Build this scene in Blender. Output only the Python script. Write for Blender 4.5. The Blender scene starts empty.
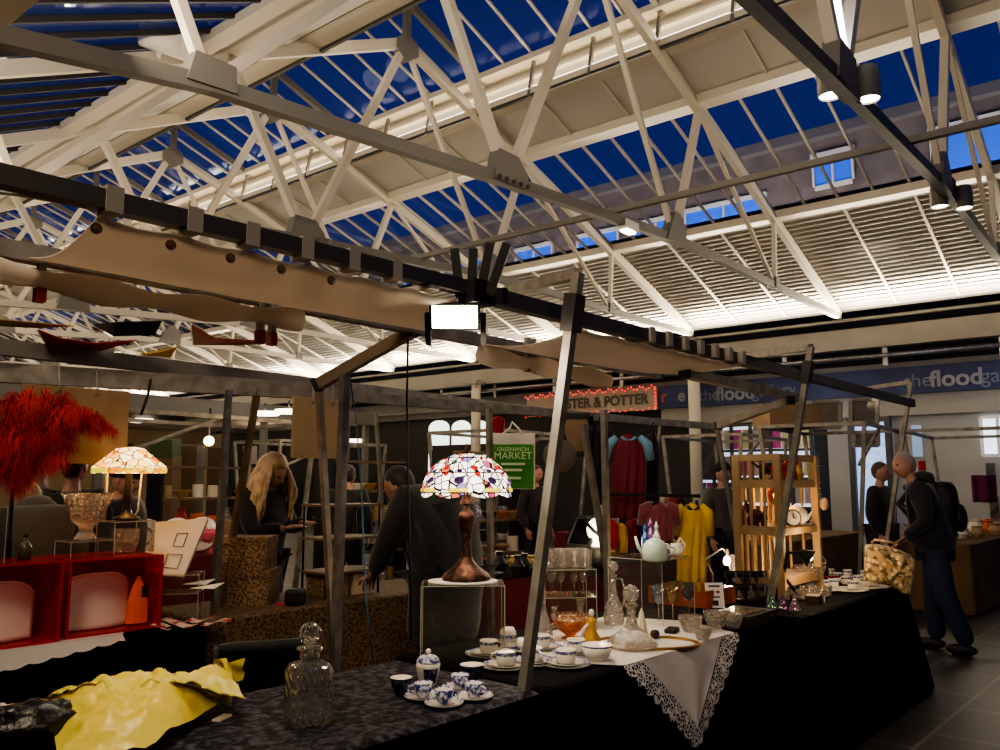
import bpy, math, random
from mathutils import Vector, Matrix, noise
random.seed(7)
PI = math.pi
SC = bpy.context.scene
COL = SC.collection

# ------------------------------------------------------------------ camera model (used to place things at their real spots)
F, H0, CX, CY, EYE = 820.0, 480.0, 500.0, 375.0, 1.52
PITCH = math.atan((H0 - CY) / F)
HEAD = math.atan(735.0 / math.hypot(F, H0 - CY))
FW = Vector((math.cos(HEAD) * math.cos(PITCH), math.sin(HEAD) * math.cos(PITCH), math.sin(PITCH)))
RT = Vector((math.sin(HEAD), -math.cos(HEAD), 0))
UP = RT.cross(FW)
CAM = Vector((0, 0, EYE))
def ray(x, y): return FW + RT * ((x - CX) / F) + UP * ((CY - y) / F)
def onz(x, y, z):
    d = ray(x, y); return CAM + d * ((z - EYE) / d.z)
def ony(x, y, Y):
    d = ray(x, y); return CAM + d * (Y / d.y)
def onx(x, y, X):
    d = ray(x, y); return CAM + d * (X / d.x)
def ond(x, y, dist): return CAM + ray(x, y) * dist
DEL = math.radians(2.6)
CD, SD = math.cos(DEL), math.sin(DEL)
def R(x, y, z): return Vector((CD * x - SD * y, SD * x + CD * y, z))      # hall axes -> stall axes

# ------------------------------------------------------------------ materials
def lin(h):
    if not isinstance(h, str): return tuple(h) + ((1,) if len(h) == 3 else ())
    r = []
    for i in (0, 2, 4):
        v = int(h[i:i+2], 16) / 255
        r.append(v / 12.92 if v <= .04045 else ((v + .055) / 1.055) ** 2.4)
    return (r[0], r[1], r[2], 1)
def mat(name, col, rough=.5, metal=0, emit=None, es=0, trans=0, ior=1.45, noise=None, bump=None, spec=None, sheen=0, coat=0, alpha=1, sub=0):
    m = bpy.data.materials.new(name); m.use_nodes = True
    nt = m.node_tree; b = nt.nodes['Principled BSDF']
    b.inputs['Base Color'].default_value = lin(col)
    b.inputs['Roughness'].default_value = rough; b.inputs['Metallic'].default_value = metal
    b.inputs['IOR'].default_value = ior; b.inputs['Transmission Weight'].default_value = trans
    b.inputs['Sheen Weight'].default_value = sheen; b.inputs['Coat Weight'].default_value = coat
    b.inputs['Alpha'].default_value = alpha
    if spec is not None: b.inputs['Specular IOR Level'].default_value = spec
    if sub: b.inputs['Subsurface Weight'].default_value = sub
    if emit is not None:
        b.inputs['Emission Color'].default_value = lin(emit); b.inputs['Emission Strength'].default_value = es
    tc = None
    if noise or bump:
        tc = nt.nodes.new('ShaderNodeTexCoord')
    if noise:
        sc, c2, lo, hi = noise
        n = nt.nodes.new('ShaderNodeTexNoise'); n.inputs['Scale'].default_value = sc; n.inputs['Detail'].default_value = 6
        nt.links.new(tc.outputs['Object'], n.inputs['Vector'])
        r = nt.nodes.new('ShaderNodeValToRGB'); r.color_ramp.elements[0].position = lo; r.color_ramp.elements[1].position = hi
        r.color_ramp.elements[0].color = lin(col); r.color_ramp.elements[1].color = lin(c2)
        nt.links.new(n.outputs['Fac'], r.inputs['Fac']); nt.links.new(r.outputs['Color'], b.inputs['Base Color'])
    if bump:
        sc, st = bump
        n2 = nt.nodes.new('ShaderNodeTexNoise'); n2.inputs['Scale'].default_value = sc; n2.inputs['Detail'].default_value = 5
        nt.links.new(tc.outputs['Object'], n2.inputs['Vector'])
        bp = nt.nodes.new('ShaderNodeBump'); bp.inputs['Strength'].default_value = st; bp.inputs['Distance'].default_value = .02
        nt.links.new(n2.outputs['Fac'], bp.inputs['Height']); nt.links.new(bp.outputs['Normal'], b.inputs['Normal'])
    return m
def sheet(name, tint, opac=.06, gloss=.35, rough=.03):
    """thin clear sheet: mostly see-through, mirror-like at grazing angles"""
    m = bpy.data.materials.new(name); m.use_nodes = True; nt = m.node_tree; nt.nodes.clear()
    o = nt.nodes.new('ShaderNodeOutputMaterial'); t = nt.nodes.new('ShaderNodeBsdfTransparent'); t.inputs[0].default_value = lin(tint)
    g = nt.nodes.new('ShaderNodeBsdfGlossy'); g.inputs['Roughness'].default_value = rough; g.inputs['Color'].default_value = (1, 1, 1, 1)
    d = nt.nodes.new('ShaderNodeBsdfDiffuse'); d.inputs['Color'].default_value = lin(tint)
    fr = nt.nodes.new('ShaderNodeLayerWeight'); fr.inputs['Blend'].default_value = gloss
    m1 = nt.nodes.new('ShaderNodeMixShader'); m1.inputs[0].default_value = opac
    m2 = nt.nodes.new('ShaderNodeMixShader')
    nt.links.new(t.outputs[0], m1.inputs[1]); nt.links.new(d.outputs[0], m1.inputs[2])
    mu = nt.nodes.new('ShaderNodeMath'); mu.operation = 'MULTIPLY'; mu.inputs[1].default_value = .6
    nt.links.new(fr.outputs['Fresnel'], mu.inputs[0])
    nt.links.new(mu.outputs[0], m2.inputs[0]); nt.links.new(m1.outputs[0], m2.inputs[1]); nt.links.new(g.outputs[0], m2.inputs[2])
    nt.links.new(m2.outputs[0], o.inputs[0]); return m

def cloth_through(name, c):
    m = bpy.data.materials.new(name); m.use_nodes = True; nt = m.node_tree; nt.nodes.clear(); o = nt.nodes.new('ShaderNodeOutputMaterial')
    d = nt.nodes.new('ShaderNodeBsdfDiffuse'); t = nt.nodes.new('ShaderNodeBsdfTranslucent'); mx = nt.nodes.new('ShaderNodeMixShader'); mx.inputs[0].default_value = .5
    tc = nt.nodes.new('ShaderNodeTexCoord'); n = nt.nodes.new('ShaderNodeTexNoise'); n.inputs['Scale'].default_value = 4; r = nt.nodes.new('ShaderNodeValToRGB'); nt.links.new(tc.outputs['Object'], n.inputs['Vector']); nt.links.new(n.outputs['Fac'], r.inputs[0])
    q = lin(c); r.color_ramp.elements[0].color = (q[0] * .8, q[1] * .8, q[2] * .78, 1); r.color_ramp.elements[1].color = q
    for k in (d, t): nt.links.new(r.outputs[0], k.inputs[0])
    nt.links.new(d.outputs[0], mx.inputs[1]); nt.links.new(t.outputs[0], mx.inputs[2]); nt.links.new(mx.outputs[0], o.inputs[0]); return m
def cut_glass(name, c, sc=45, st=.5, dif=.12, gl=.6):
    m = bpy.data.materials.new(name); m.use_nodes = True; nt = m.node_tree; nt.nodes.clear(); o = nt.nodes.new('ShaderNodeOutputMaterial')
    g = nt.nodes.new('ShaderNodeBsdfGlass'); g.inputs['Color'].default_value = lin(c); g.inputs['Roughness'].default_value = .02; g.inputs['IOR'].default_value = 1.5
    t = nt.nodes.new('ShaderNodeBsdfTransparent'); t.inputs[0].default_value = lin(c); s = nt.nodes.new('ShaderNodeBsdfGlossy'); s.inputs['Roughness'].default_value = .08; d = nt.nodes.new('ShaderNodeBsdfDiffuse'); d.inputs[0].default_value = lin(c)
    tc = nt.nodes.new('ShaderNodeTexCoord'); v = nt.nodes.new('ShaderNodeTexVoronoi'); v.inputs['Scale'].default_value = sc; nt.links.new(tc.outputs['Object'], v.inputs['Vector'])
    bp = nt.nodes.new('ShaderNodeBump'); bp.inputs['Strength'].default_value = st; bp.inputs['Distance'].default_value = .02; nt.links.new(v.outputs['Distance'], bp.inputs['Height'])
    for k in (g, s): nt.links.new(bp.outputs[0], k.inputs['Normal'])
    m1 = nt.nodes.new('ShaderNodeMixShader'); m1.inputs[0].default_value = gl; m2 = nt.nodes.new('ShaderNodeMixShader'); m2.inputs[0].default_value = .2; m3 = nt.nodes.new('ShaderNodeMixShader'); m3.inputs[0].default_value = dif
    nt.links.new(t.outputs[0], m1.inputs[1]); nt.links.new(g.outputs[0], m1.inputs[2]); nt.links.new(m1.outputs[0], m2.inputs[1]); nt.links.new(s.outputs[0], m2.inputs[2]); nt.links.new(m2.outputs[0], m3.inputs[1]); nt.links.new(d.outputs[0], m3.inputs[2]); nt.links.new(m3.outputs[0], o.inputs[0]); return m
# ------------------------------------------------------------------ mesh builder
class G:
    def __init__(s): s.v, s.f, s.s = [], [], []
    def add(s, vs, fs, smooth=False):
        b = len(s.v); s.v += [Vector(p) for p in vs]; s.f += [tuple(b + i for i in f) for f in fs]; s.s += [smooth] * len(fs); return s
    def box(s, c, d, rz=0, ry=0, rx=0):
        x, y, z = d[0] / 2, d[1] / 2, d[2] / 2
        M = Matrix.Rotation(rz, 3, 'Z') @ Matrix.Rotation(ry, 3, 'Y') @ Matrix.Rotation(rx, 3, 'X')
        c = Vector(c)
        vs = [c + M @ Vector((i * x, j * y, k * z)) for k in (-1, 1) for j in (-1, 1) for i in (-1, 1)]
        return s.add(vs, [(0, 2, 3, 1), (4, 5, 7, 6), (0, 1, 5, 4), (2, 6, 7, 3), (0, 4, 6, 2), (1, 3, 7, 5)])
    def bar(s, p, q, w, h=None, up=(0, 0, 1)):
        p, q = Vector(p), Vector(q); h = h or w
        d = (q - p).normalized(); u = Vector(up)
        if abs(d.dot(u)) > .98: u = Vector((1, 0, 0))
        a = d.cross(u).normalized(); b = a.cross(d)
        vs = [e + a * (i * w / 2) + b * (j * h / 2) for e in (p, q) for (i, j) in ((-1, -1), (1, -1), (1, 1), (-1, 1))]
        return s.add(vs, [(0, 3, 2, 1), (4, 5, 6, 7), (0, 1, 5, 4), (1, 2, 6, 5), (2, 3, 7, 6), (3, 0, 4, 7)])
    def tube(s, pts, r, n=8, cap=True, sm=True):
        pts = [Vector(p) for p in pts]; k = len(pts)
        rs = r if isinstance(r, (list, tuple)) else [r] * k
        vs = []; a = None
        for i, p in enumerate(pts):
            d = (pts[min(i + 1, k - 1)] - pts[max(i - 1, 0)]).normalized()
            if a is None:
                u = Vector((0, 0, 1)) if abs(d.z) < .9 else Vector((1, 0, 0)); a = d.cross(u).normalized()
            else: a = (a - d * a.dot(d)).normalized()
            b = d.cross(a)
            vs += [p + (a * math.cos(2 * PI * j / n) + b * math.sin(2 * PI * j / n)) * rs[i] for j in range(n)]
        fs = [(i * n + j, i * n + (j + 1) % n, (i + 1) * n + (j + 1) % n, (i + 1) * n + j) for i in range(k - 1) for j in range(n)]
        s.add(vs, fs, sm)
        if cap:
            b0 = len(s.v) - k * n
            s.f += [tuple(b0 + j for j in reversed(range(n))), tuple(b0 + (k - 1) * n + j for j in range(n))]; s.s += [False, False]
        return s
    def lathe(s, prof, n=24, c=(0, 0, 0), sm=True, sx=1, sy=1, rot=None, wob=None):
        c = Vector(c); vs = []
        for (r, z) in prof:
            for j in range(n):
                a = 2 * PI * j / n; rr = r * (wob(a, z) if wob else 1)
                p = Vector((rr * math.cos(a) * sx, rr * math.sin(a) * sy, z))
                vs.append(c + (rot @ p if rot else p))
        k = len(prof)
        fs = [(i * n + j, i * n + (j + 1) % n, (i + 1) * n + (j + 1) % n, (i + 1) * n + j) for i in range(k - 1) for j in range(n)]
        return s.add(vs, fs, sm)
    def poly(s, pts, sm=False): return s.add(pts, [tuple(range(len(pts)))], sm)
    def prism(s, pts, vec):
        n = len(pts); vec = Vector(vec); p = [Vector(q) for q in pts]
        return s.add(p + [q + vec for q in p], [tuple(reversed(range(n))), tuple(range(n, 2 * n))] + [(i, (i + 1) % n, n + (i + 1) % n, n + i) for i in range(n)])
    def grid(s, fn, nu, nv, sm=True):
        vs = [fn(i / nu, j / nv) for j in range(nv + 1) for i in range(nu + 1)]
        w = nu + 1
        return s.add(vs, [(j * w + i, j * w + i + 1, (j + 1) * w + i + 1, (j + 1) * w + i) for j in range(nv) for i in range(nu)], sm)
    def ell(s, c, r, nu=16, nv=10, rot=None, fn=None):
        c = Vector(c); r = (r, r, r) if not isinstance(r, (tuple, list)) else r
        vs = []
        for j in range(nv + 1):
            t = PI * j / nv
            for i in range(nu):
                a = 2 * PI * i / nu
                p = Vector((math.sin(t) * math.cos(a), math.sin(t) * math.sin(a), math.cos(t)))
                if fn: p = p * fn(p)
                p = Vector((p.x * r[0], p.y * r[1], p.z * r[2]))
                vs.append(c + (rot @ p if rot else p))
        return s.add(vs, [(j * nu + i, (j + 1) * nu + i, (j + 1) * nu + (i + 1) % nu, j * nu + (i + 1) % nu) for j in range(nv) for i in range(nu)], True)
    def xform(s, M): s.v = [M @ p for p in s.v]; return s
    def build(s, name, m, parent=None, loc=None, solid=0, bevel=0, sub=0, flat=False):
        off = OFF.get(parent.name, Vector()) if parent else (Vector(loc) if loc is not None else Vector())
        me = bpy.data.meshes.new(name); me.from_pydata([tuple(p - off) for p in s.v], [], s.f); me.materials.append(m)
        me.polygons.foreach_set('use_smooth', [bool(x) and not flat for x in s.s]); me.update()
        o = bpy.data.objects.new(name, me); COL.objects.link(o)
        if parent: o.parent = parent
        else: o.location = off
        OFF[o.name] = off
        if solid:
            k = o.modifiers.new('solid', 'SOLIDIFY'); k.thickness = solid; k.offset = 0
        if bevel:
            k = o.modifiers.new('bevel', 'BEVEL'); k.width = bevel; k.segments = 2; k.limit_method = 'ANGLE'
        if sub:
            k = o.modifiers.new('sub', 'SUBSURF'); k.levels = k.render_levels = sub
        return o
OFF = {}
def tag(o, label=None, cat=None, group=None, kind=None):
    if label: o['label'] = label
    if cat: o['category'] = cat
    if group: o['group'] = group
    if kind: o['kind'] = kind
    return o
def thing(name, label, cat, loc=(0, 0, 0), group=None):
    o = bpy.data.objects.new(name, None); o.empty_display_size = .1; COL.objects.link(o); o.location = loc
    OFF[o.name] = Vector(loc); return tag(o, label, cat, group)
def struct(g, name, m, **k): return tag(g.build(name, m, **k), kind='structure')
def dup(root, loc, rz=0, label=None, group=None, scale=None, swap=None):
    def cp(o, par):
        c = o.copy(); COL.objects.link(c); c.parent = par
        if swap and c.type == 'MESH' and c.data.materials and c.data.materials[0] in swap:
            c.data = c.data.copy(); c.data.materials[0] = swap[c.data.materials[0]]
        for ch in list(o.children): cp(ch, c)
        return c
    r = cp(root, None); r.location = loc; r.rotation_euler = (0, 0, rz)
    if scale: r.scale = (scale, scale, scale) if not isinstance(scale, (tuple, list)) else scale
    if label: r['label'] = label
    if group: r['group'] = group
    return r
def words(txt, size, m, name, parent, M, extrude=.002, align='CENTER', bold=0):
    cu = bpy.data.curves.new(name, 'FONT'); cu.body = txt; cu.size = size; cu.extrude = extrude; cu.align_x = align; cu.align_y = 'CENTER'; cu.offset = bold
    cu.materials.append(m)
    tmp = bpy.data.objects.new(name, cu); COL.objects.link(tmp); me = bpy.data.meshes.new_from_object(tmp.evaluated_get(bpy.context.evaluated_depsgraph_get())); bpy.data.objects.remove(tmp)
    o = bpy.data.objects.new(name, me); COL.objects.link(o)
    if parent:
        o.parent = parent; M = Matrix.Translation(-OFF.get(parent.name, Vector())) @ M
    o.matrix_local = M; OFF[o.name] = Vector(); return o
def frame3(o, x, z):
    """matrix with local X along x and local Y along z (text facing)"""
    x = Vector(x).normalized(); z = Vector(z).normalized(); n = x.cross(z)
    M = Matrix((x, z, n)).transposed().to_4x4(); M.translation = Vector(o); return M
def light(kind, name, loc, energy, col='ffffff', size=.1, aim=None, spot=None, sy=None, blend=.4, spread=None):
    l = bpy.data.lights.new(name, kind); l.energy = energy; l.color = lin(col)[:3]
    if kind == 'AREA':
        l.size = size
        if sy: l.shape = 'RECTANGLE'; l.size_y = sy
        if spread: l.spread = spread
    else: l.shadow_soft_size = size
    if spot: l.spot_size = spot; l.spot_blend = blend
    o = bpy.data.objects.new(name, l); COL.objects.link(o); o.location = loc
    if aim is not None: o.rotation_euler = (Vector(aim) - Vector(loc)).to_track_quat('-Z', 'Y').to_euler()
    return o

# ------------------------------------------------------------------ shared materials
M = dict(
    white_steel=mat('white_steel', 'cbc3b3', .45), grey_steel=mat('grey_steel', '716e68', .5), dark_steel=mat('dark_steel', '3a3835', .5),
    galv=mat('galvanised', '8f8c86', .32, .85, noise=(14, 'b8b4ac', .35, .7)), dull_galv=mat('dull_galvanised', '98948a', .5, .35, noise=(9, '6c675e', .3, .7)),
    white_panel=mat('white_panel', 'b9b6af', .5), louvre=mat('louvre', 'a9a59f', .42, .35), black=mat('black', '0c0c0c', .6), black_metal=mat('black_metal', '141414', .4, .6),
    white=mat('white_gloss', 'ece8e0', .3), cream=mat('cream', 'd9cfbb', .5), glazing=sheet('glazing', 'c6d2e6', .015, .12), acrylic=sheet('acrylic', 'f6f4ee', .015, .35),
    canvas=cloth_through('canvas', 'eee2d4'), board=mat('board', '8d7658', .75, noise=(5, '7c664a', .3, .7)),
    bulb=mat('bulb', 'ffffff', emit='ffe6bd', es=30), lamp=mat('lamp_face', 'ffffff', emit='fff1d8', es=14), tube=mat('tube_light', 'ffffff', emit='fff0d6', es=6),
)
# ================================================================== HALL: roof, trusses, far wall (hall axes through R)
XE, ZE, XA, ZA = 17.9, 5.0, 8.31, 8.19          # far eaves, truss apex
SR, SL = (ZA - ZE) / (XE - XA), .485
XN = 2.0                                         # near eaves
def zr(x): return ZA - SR * (x - XA) if x >= XA else ZA - SL * (XA - x)
BAY, Y0 = 3.415, 1.79
NT = 13
Y_END = Y0 + BAY * (NT - 1) + 1.5
Y_BEG = -2.6
def slab(g, x0, x1, y0, y1, lift, th=.03):
    a = [R(x0, y0, zr(x0) + lift), R(x1, y0, zr(x1) + lift), R(x1, y1, zr(x1) + lift), R(x0, y1, zr(x0) + lift)]
    g.prism(a, (0, 0, th))
LIFT = .16
# --- far slope: louvred sheet near the eaves, one panel with its slats as surface pattern
g = G()
nsl = 26; prof = []
for i in range(nsl):
    x0 = 14.5 + (XE + .2 - 14.5) * i / nsl; x1 = 14.5 + (XE + .2 - 14.5) * (i + 1) / nsl
    prof += [(x0, zr(x0) + LIFT + .03), (x1, zr(x1) + LIFT)]
vs = [R(x, y, z) for x, z in prof for y in (Y_BEG, Y_END)]
g.add(vs, [(2 * i, 2 * i + 1, 2 * i + 3, 2 * i + 2) for i in range(len(prof) - 1)])
struct(g, 'ceiling', M['louvre'])
g = G(); slab(g, 14.4, XE + .3, Y_BEG, Y_END, LIFT + .12); struct(g, 'ceiling.001', M['dark_steel'])
g = G(); slab(g, 10.2, 11.3, Y_BEG, Y_END, LIFT); struct(g, 'ceiling.002', M['white_panel'])
g = G(); slab(g, 5.3, 6.45, Y_BEG, Y_END, LIFT); struct(g, 'ceiling.003', M['white_panel'])
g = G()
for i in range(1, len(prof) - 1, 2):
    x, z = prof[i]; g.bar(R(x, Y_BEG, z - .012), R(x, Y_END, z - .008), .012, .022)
struct(g, 'trim_60', M['white_panel'])  # white ribs added so the slats show bright lit lines
# glass bands
g = G(); slab(g, 11.3, 14.4, Y_BEG, Y_END, LIFT + .03, .008); struct(g, 'window_1', M['glazing'])
g = G(); slab(g, XN, 5.3, Y_BEG, Y_END, LIFT + .03, .008); struct(g, 'window_2', M['glazing'])
ZL = 8.98; XLR, XLL = 10.2, 6.45
def zl(x): return ZL - SR * abs(x - 8.34) * (1 if x >= 8.34 else 1.25)
for n, (xa, xb) in enumerate(((8.34, XLR), (XLL, 8.34))):
    g = G(); g.prism([R(xa, Y_BEG, zl(xa)), R(xb, Y_BEG, zl(xb)), R(xb, Y_END, zl(xb)), R(xa, Y_END, zl(xa))], (0, 0, .008)); struct(g, 'window_%d' % (3 + n), M['glazing'])
# purlins and the lantern's lit upstands
tn = [0]
def trim(g, m):
    tn[0] += 1; return struct(g, 'trim_%d' % tn[0], m)
def pur(x, z, w, h, m): trim(G().bar(R(x, Y_BEG, z), R(x, Y_END, z), w, h), m)
pur(11.3, zr(11.3) + .12, .3, .14, M['white_steel'])
pur(14.4, zr(14.4) + .12, .26, .14, M['white_steel'])
pur(5.3, zr(5.3) + .06, .34, .12, M['white_steel']); pur(4.85, zr(4.85) + .06, .2, .12, M['white_steel'])
pur(1.85, 4.72, .2, .3, M['cream'])
for x, s in ((XLR, 1), (XLL, -1)):
    zb, zt = zr(x) + .12, zl(x)
    g = G().bar(R(x + .12 * s, Y_BEG, (zb + zt) / 2), R(x + .12 * s, Y_END, (zb + zt) / 2), .04, zt - zb); trim(g, M['white_panel'])
    pur(x - .04 * s, zt - .05, .34, .1, M['white_steel']); pur(x - .06 * s, zb + .02, .36, .1, M['white_steel']); pur(x + .05 * s, (zb + zt) / 2 + .08, .12, .05, M['white_steel'])
    g = G().bar(R(x + .02 * s, Y_BEG, zb + .2), R(x + .02 * s, Y_END, zb + .2), .05, .05); trim(g, M['tube'])
    g = G().bar(R(x - .22 * s, Y_BEG, zb - .06), R(x - .22 * s, Y_END, zb - .06), .05, .04); trim(g, M['dark_steel'])
pur(8.34, ZL - .03, .16, .16, M['white_steel'])
# glazing bars: one structural grid per band
def bars(x0, x1, step, w, h, zf, m, lift):
    g = G(); y = Y0 - BAY
    while y < Y_END:
        if y > Y_BEG: g.bar(R(x0, y, zf(x0) + lift), R(x1, y, zf(x1) + lift), w, h)
        y += step
    trim(g, m)
bars(14.4, XE, BAY / 3, .04, .05, zr, M['white_steel'], LIFT - .02)
bars(11.3, 14.4, BAY / 6, .035, .05, zr, M['white_steel'], LIFT)
bars(10.25, 11.3, BAY / 3, .035, .04, zr, M['white_steel'], LIFT - .03)
bars(8.34, XLR, BAY / 6, .035, .04, zl, M['white_steel'], -.03)
bars(XLL, 8.34, BAY / 6, .05, .06, zl, M['grey_steel'], -.03)
bars(XN, 5.3, BAY / 7, .04, .06, zr, M['dark_steel'], LIFT)
g = G(); y = Y0 - BAY
while y < Y_END:                                  # small dark brackets under the lantern gutter
    for x, s in ((XLR, 1), (XLL, -1)): g.bar(R(x - .24 * s, y, zr(x) + .05), R(x - .1 * s, y, zl(x) - .1), .05, .05)
    y += BAY / 3
trim(g, M['grey_steel'])
# --- trusses
N1, N2, N3 = (10.35, 4.92), (6.55, 4.66), (3.05, 4.37)
MID, KN, VL, K0 = (11.3, zr(11.3)), (14.3, zr(14.3)), (5.3, zr(5.3)), (14.2, 4.95)
TIE = [(XE, 4.98), K0, (11.8, 4.95), N1, N2, N3, (1.2, 4.06)]
labels = {0: 'steel roof truss over the front tables, dark tie with two pairs of lit spotlights',
          1: 'steel roof truss with the large bolted gusset plate in the middle of its grey tie',
          2: 'white roof truss crossing behind the awning clamps, spotlight pair above the left canvas',
          3: 'white roof truss, second behind the bolted gusset truss, apex gusset below the lantern glass'}
def truss(i):
    y = Y0 + BAY * i
    def p(a, dz=0): return R(a[0], y, a[1] + dz)
    t = thing('roof_truss', labels.get(i, 'white steel roof truss far down the hall over the left stalls'), 'roof truss', R(XA, y, ZA), None if i in labels else 'far roof trusses')
    tie_m = M['dark_steel'] if i == 0 else (M['grey_steel'] if i < 3 else M['white_steel'])
    G().bar(p((XE, ZE)), p((XA, ZA)), .1, .16).build('rafter', M['white_steel'], t)
    G().bar(p((XA, ZA)), p((XN, zr(XN))), .1, .16).build('rafter', M['white_steel'], t)
    g = G()
    for a, b in zip(TIE, TIE[1:]): g.bar(p(a), p(b), .1, .12)
    g.build('tie', tie_m, t)
    for a, b, w in ((N2, (XA, ZA), .1), (N2, VL, .1), (N3, VL, .09), (N1, MID, .1), (N1, (XA, ZA), .07), (MID, K0, .06), (K0, KN, .07), (N3, (2.55, zr(2.55)), .08)):
        G().bar(p(a), p(b), w, w).build('strut', M['white_steel'], t)
    G().bar(p((8.34, ZA)), p((8.34, ZL)), .1, .1).build('post', M['grey_steel'], t)
    for s in ((8.34, XLR), (8.34, XLL)): G().bar(p((s[0], zl(s[0]) - .08)), p((s[1], zl(s[1]) - .08)), .09, .12).build('lantern_rafter', M['grey_steel'], t)
    def plate(c, pts, m):
        ax, az = c
        q = [R(ax + dx * .72, y - .07, az + dz * .75) for dx, dz in pts]
        G().prism(q, R(0, .14, 0)).build('gusset_plate', m, t)
    plate(N2, [(-.42, -.08), (.42, -.05), (.36, .18), (.14, .38), (-.3, .38)], M['grey_steel'])
    plate(N1, [(-.45, -.1), (.35, -.08), (.35, .25), (.12, .5), (-.1, .5)], M['grey_steel'])
    plate((XA, ZA), [(-.32, -.22), (0, -.42), (.32, -.2), (.3, .06), (0, .2), (-.3, 0)], M['grey_steel'])
    plate(N3, [(-.28, -.06), (.28, -.02), (.25, .25), (-.2, .25)], M['grey_steel'])
    plate(K0, [(-.16, -.06), (.16, -.06), (.12, .2), (-.12, .2)], M['grey_steel'])
    if i == 1:
        for dx in (-.24, -.12, 0, .12, .24): G().tube([R(N2[0] + dx, y - .1, N2[1] - .02 + dx * .04), R(N2[0] + dx, y - .08, N2[1] - .02 + dx * .04)], .025, 8).build('bolt', M['dark_steel'], t)
    return t
for i in range(NT): truss(i)
# longitudinal rods tying the trusses at mid-span
trim(G().bar(R(8.7, Y_BEG, 4.9), R(8.7, Y_END, 4.9), .07, .07), M['grey_steel'])
# --- spotlights on the trusses
def spot_pair(c, label, face=M['lamp']):
    c = Vector(c); t = thing('spotlight', label, 'spotlight', c)
    G().box(c + Vector((0, 0, .03)), (.16, .1, .16), DEL).build('bracket', M['dark_steel'], t)
    for s in (-1, 1):
        a = c + Vector((s * .17 * .78, -s * .17 * .62, -.06))
        h = G().lathe([(0, .1), (.085, .1), (.1, .02), (.1, -.16), (.09, -.18)], 16, a); hd = h.build('housing', M['grey_steel'], t)
        G().lathe([(.001, -.165), (.09, -.165)], 16, a).build('lens', face, hd)
spot_pair(R(6.75, Y0, 4.86), 'lit twin spotlight beneath the bright tube, upper pair on the dark tie')
spot_pair(R(10.9, Y0, 5.03), 'lit twin spotlight lower down the dark tie, near the right picture edge')
spot_pair(R(6.65, Y0 + 2 * BAY, 4.66), 'small lit twin spotlight on the tie just above the left canvas awning')
c = R(9.05, Y0 + BAY, 4.78)
t = thing('sensor_box', 'small pale box fixed under the grey truss tie above the awning rail', 'fixture', c)
G().box(c, (.3, .16, .12), DEL, 0, 0).build('casing', M['white'], t); G().box(c - Vector((0, 0, .07)), (.22, .1, .02), DEL).build('lens', M['lamp'], t)
for k, (px, i, X) in enumerate(((150, 2, 4.4),)):
    c = R(X, Y0 + BAY * i - .16, zr(X) + .1)
    t = thing('track_lamp', 'white cylinder spotlight fixed under the pale rafter at top left', 'spotlight', c)
    d = Vector((.5, -.4, -.18)).normalized() * .5; b = c + Vector((-.08, -.06, .06))
    G().tube([b - d * .4, b - d * .38, b + d * .6], [.1, .17, .17], 16).build('housing', M['white'], t)
    G().bar(c + R(0, .14, -.1), b, .05, .05).build('bracket', M['white'], t)
# bright slim tube hanging near the first truss
a, b = R(6.35, Y0, 5.75), R(6.62, Y0, 5.0)
t = thing('tube_lamp', 'bright white strip lamp above the upper spotlight pair', 'lamp', b)
G().bar(a, b, .07, .07).build('diffuser', mat('strip', 'ffffff', emit='f4f7ff', es=9), t); G().bar(a + Vector((-.05, .04, 0)), b + Vector((-.05, .04, 0)), .025, .025).build('casing', M['grey_steel'], t)
# --- far side under the eaves
XW = 18.9
def wallband(name, x, y0, y1, z0, z1, m, th=.1):
    g = G().prism([R(x, y0, z0), R(x, y1, z0), R(x, y1, z1), R(x, y0, z1)], R(th, 0, 0)); return struct(g, name, m)
pur(18.05, 4.9, .06, .06, M['grey_steel'])
M['dark_wall'] = mat('dark_wall', '1d1c1b', .7); M['fascia'] = mat('fascia', '76716a', .6, noise=(1.5, '6a655e', .3, .7)); M['shop_white'] = mat('shop_white', 'a8a49c', .6, noise=(.8, '928e86', .3, .7))
wallband('wall_far', XW, Y_BEG - 6, Y_END, 0, 5.4, M['dark_wall'])
trim(G().prism([R(18.1, Y_BEG, 4.28), R(18.1, Y_END, 4.28), R(18.1, Y_END, 4.72), R(18.1, Y_BEG, 4.72)], R(.25, 0, 0)), M['fascia'])
trim(G().prism([R(18.6, Y_BEG, 3.62), R(18.6, Y_END, 3.62), R(18.6, Y_END, 3.98), R(18.6, Y_BEG, 3.98)], R(.2, 0, 0)), M['fascia'])
trim(G().tube([R(18.3, Y_BEG, 4.12), R(18.3, Y_END, 4.12)], .06, 8), M['galv'])
y = 0.2
while y < 30:
    trim(G().bar(R(18.3, y, 3.9), R(18.3, y, 4.3), .1, .06), M['galv']); y += BAY * .62
# eaves columns (round white posts carrying the fascia)
for i in (2, 4, 6, 8):
    p = R(17.95, Y0 + BAY * i, 0)
    t = thing('eaves_column', ['white post under the eaves left of the blue shop fascia', 'white post under the eaves, first left of the fairy-lit sign', 'white post under the far eaves beside the bright arched windows', 'white post at the far dark end of the eaves'][i // 2 - 1], 'column', p)
    G().tube([p, p + Vector((0, 0, 4.3))], .14, 14).build('shaft', M['cream'], t); G().box(p + Vector((0, 0, 4.32)), (.4, .4, .1), DEL).build('cap', M['grey_steel'], t)
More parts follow.
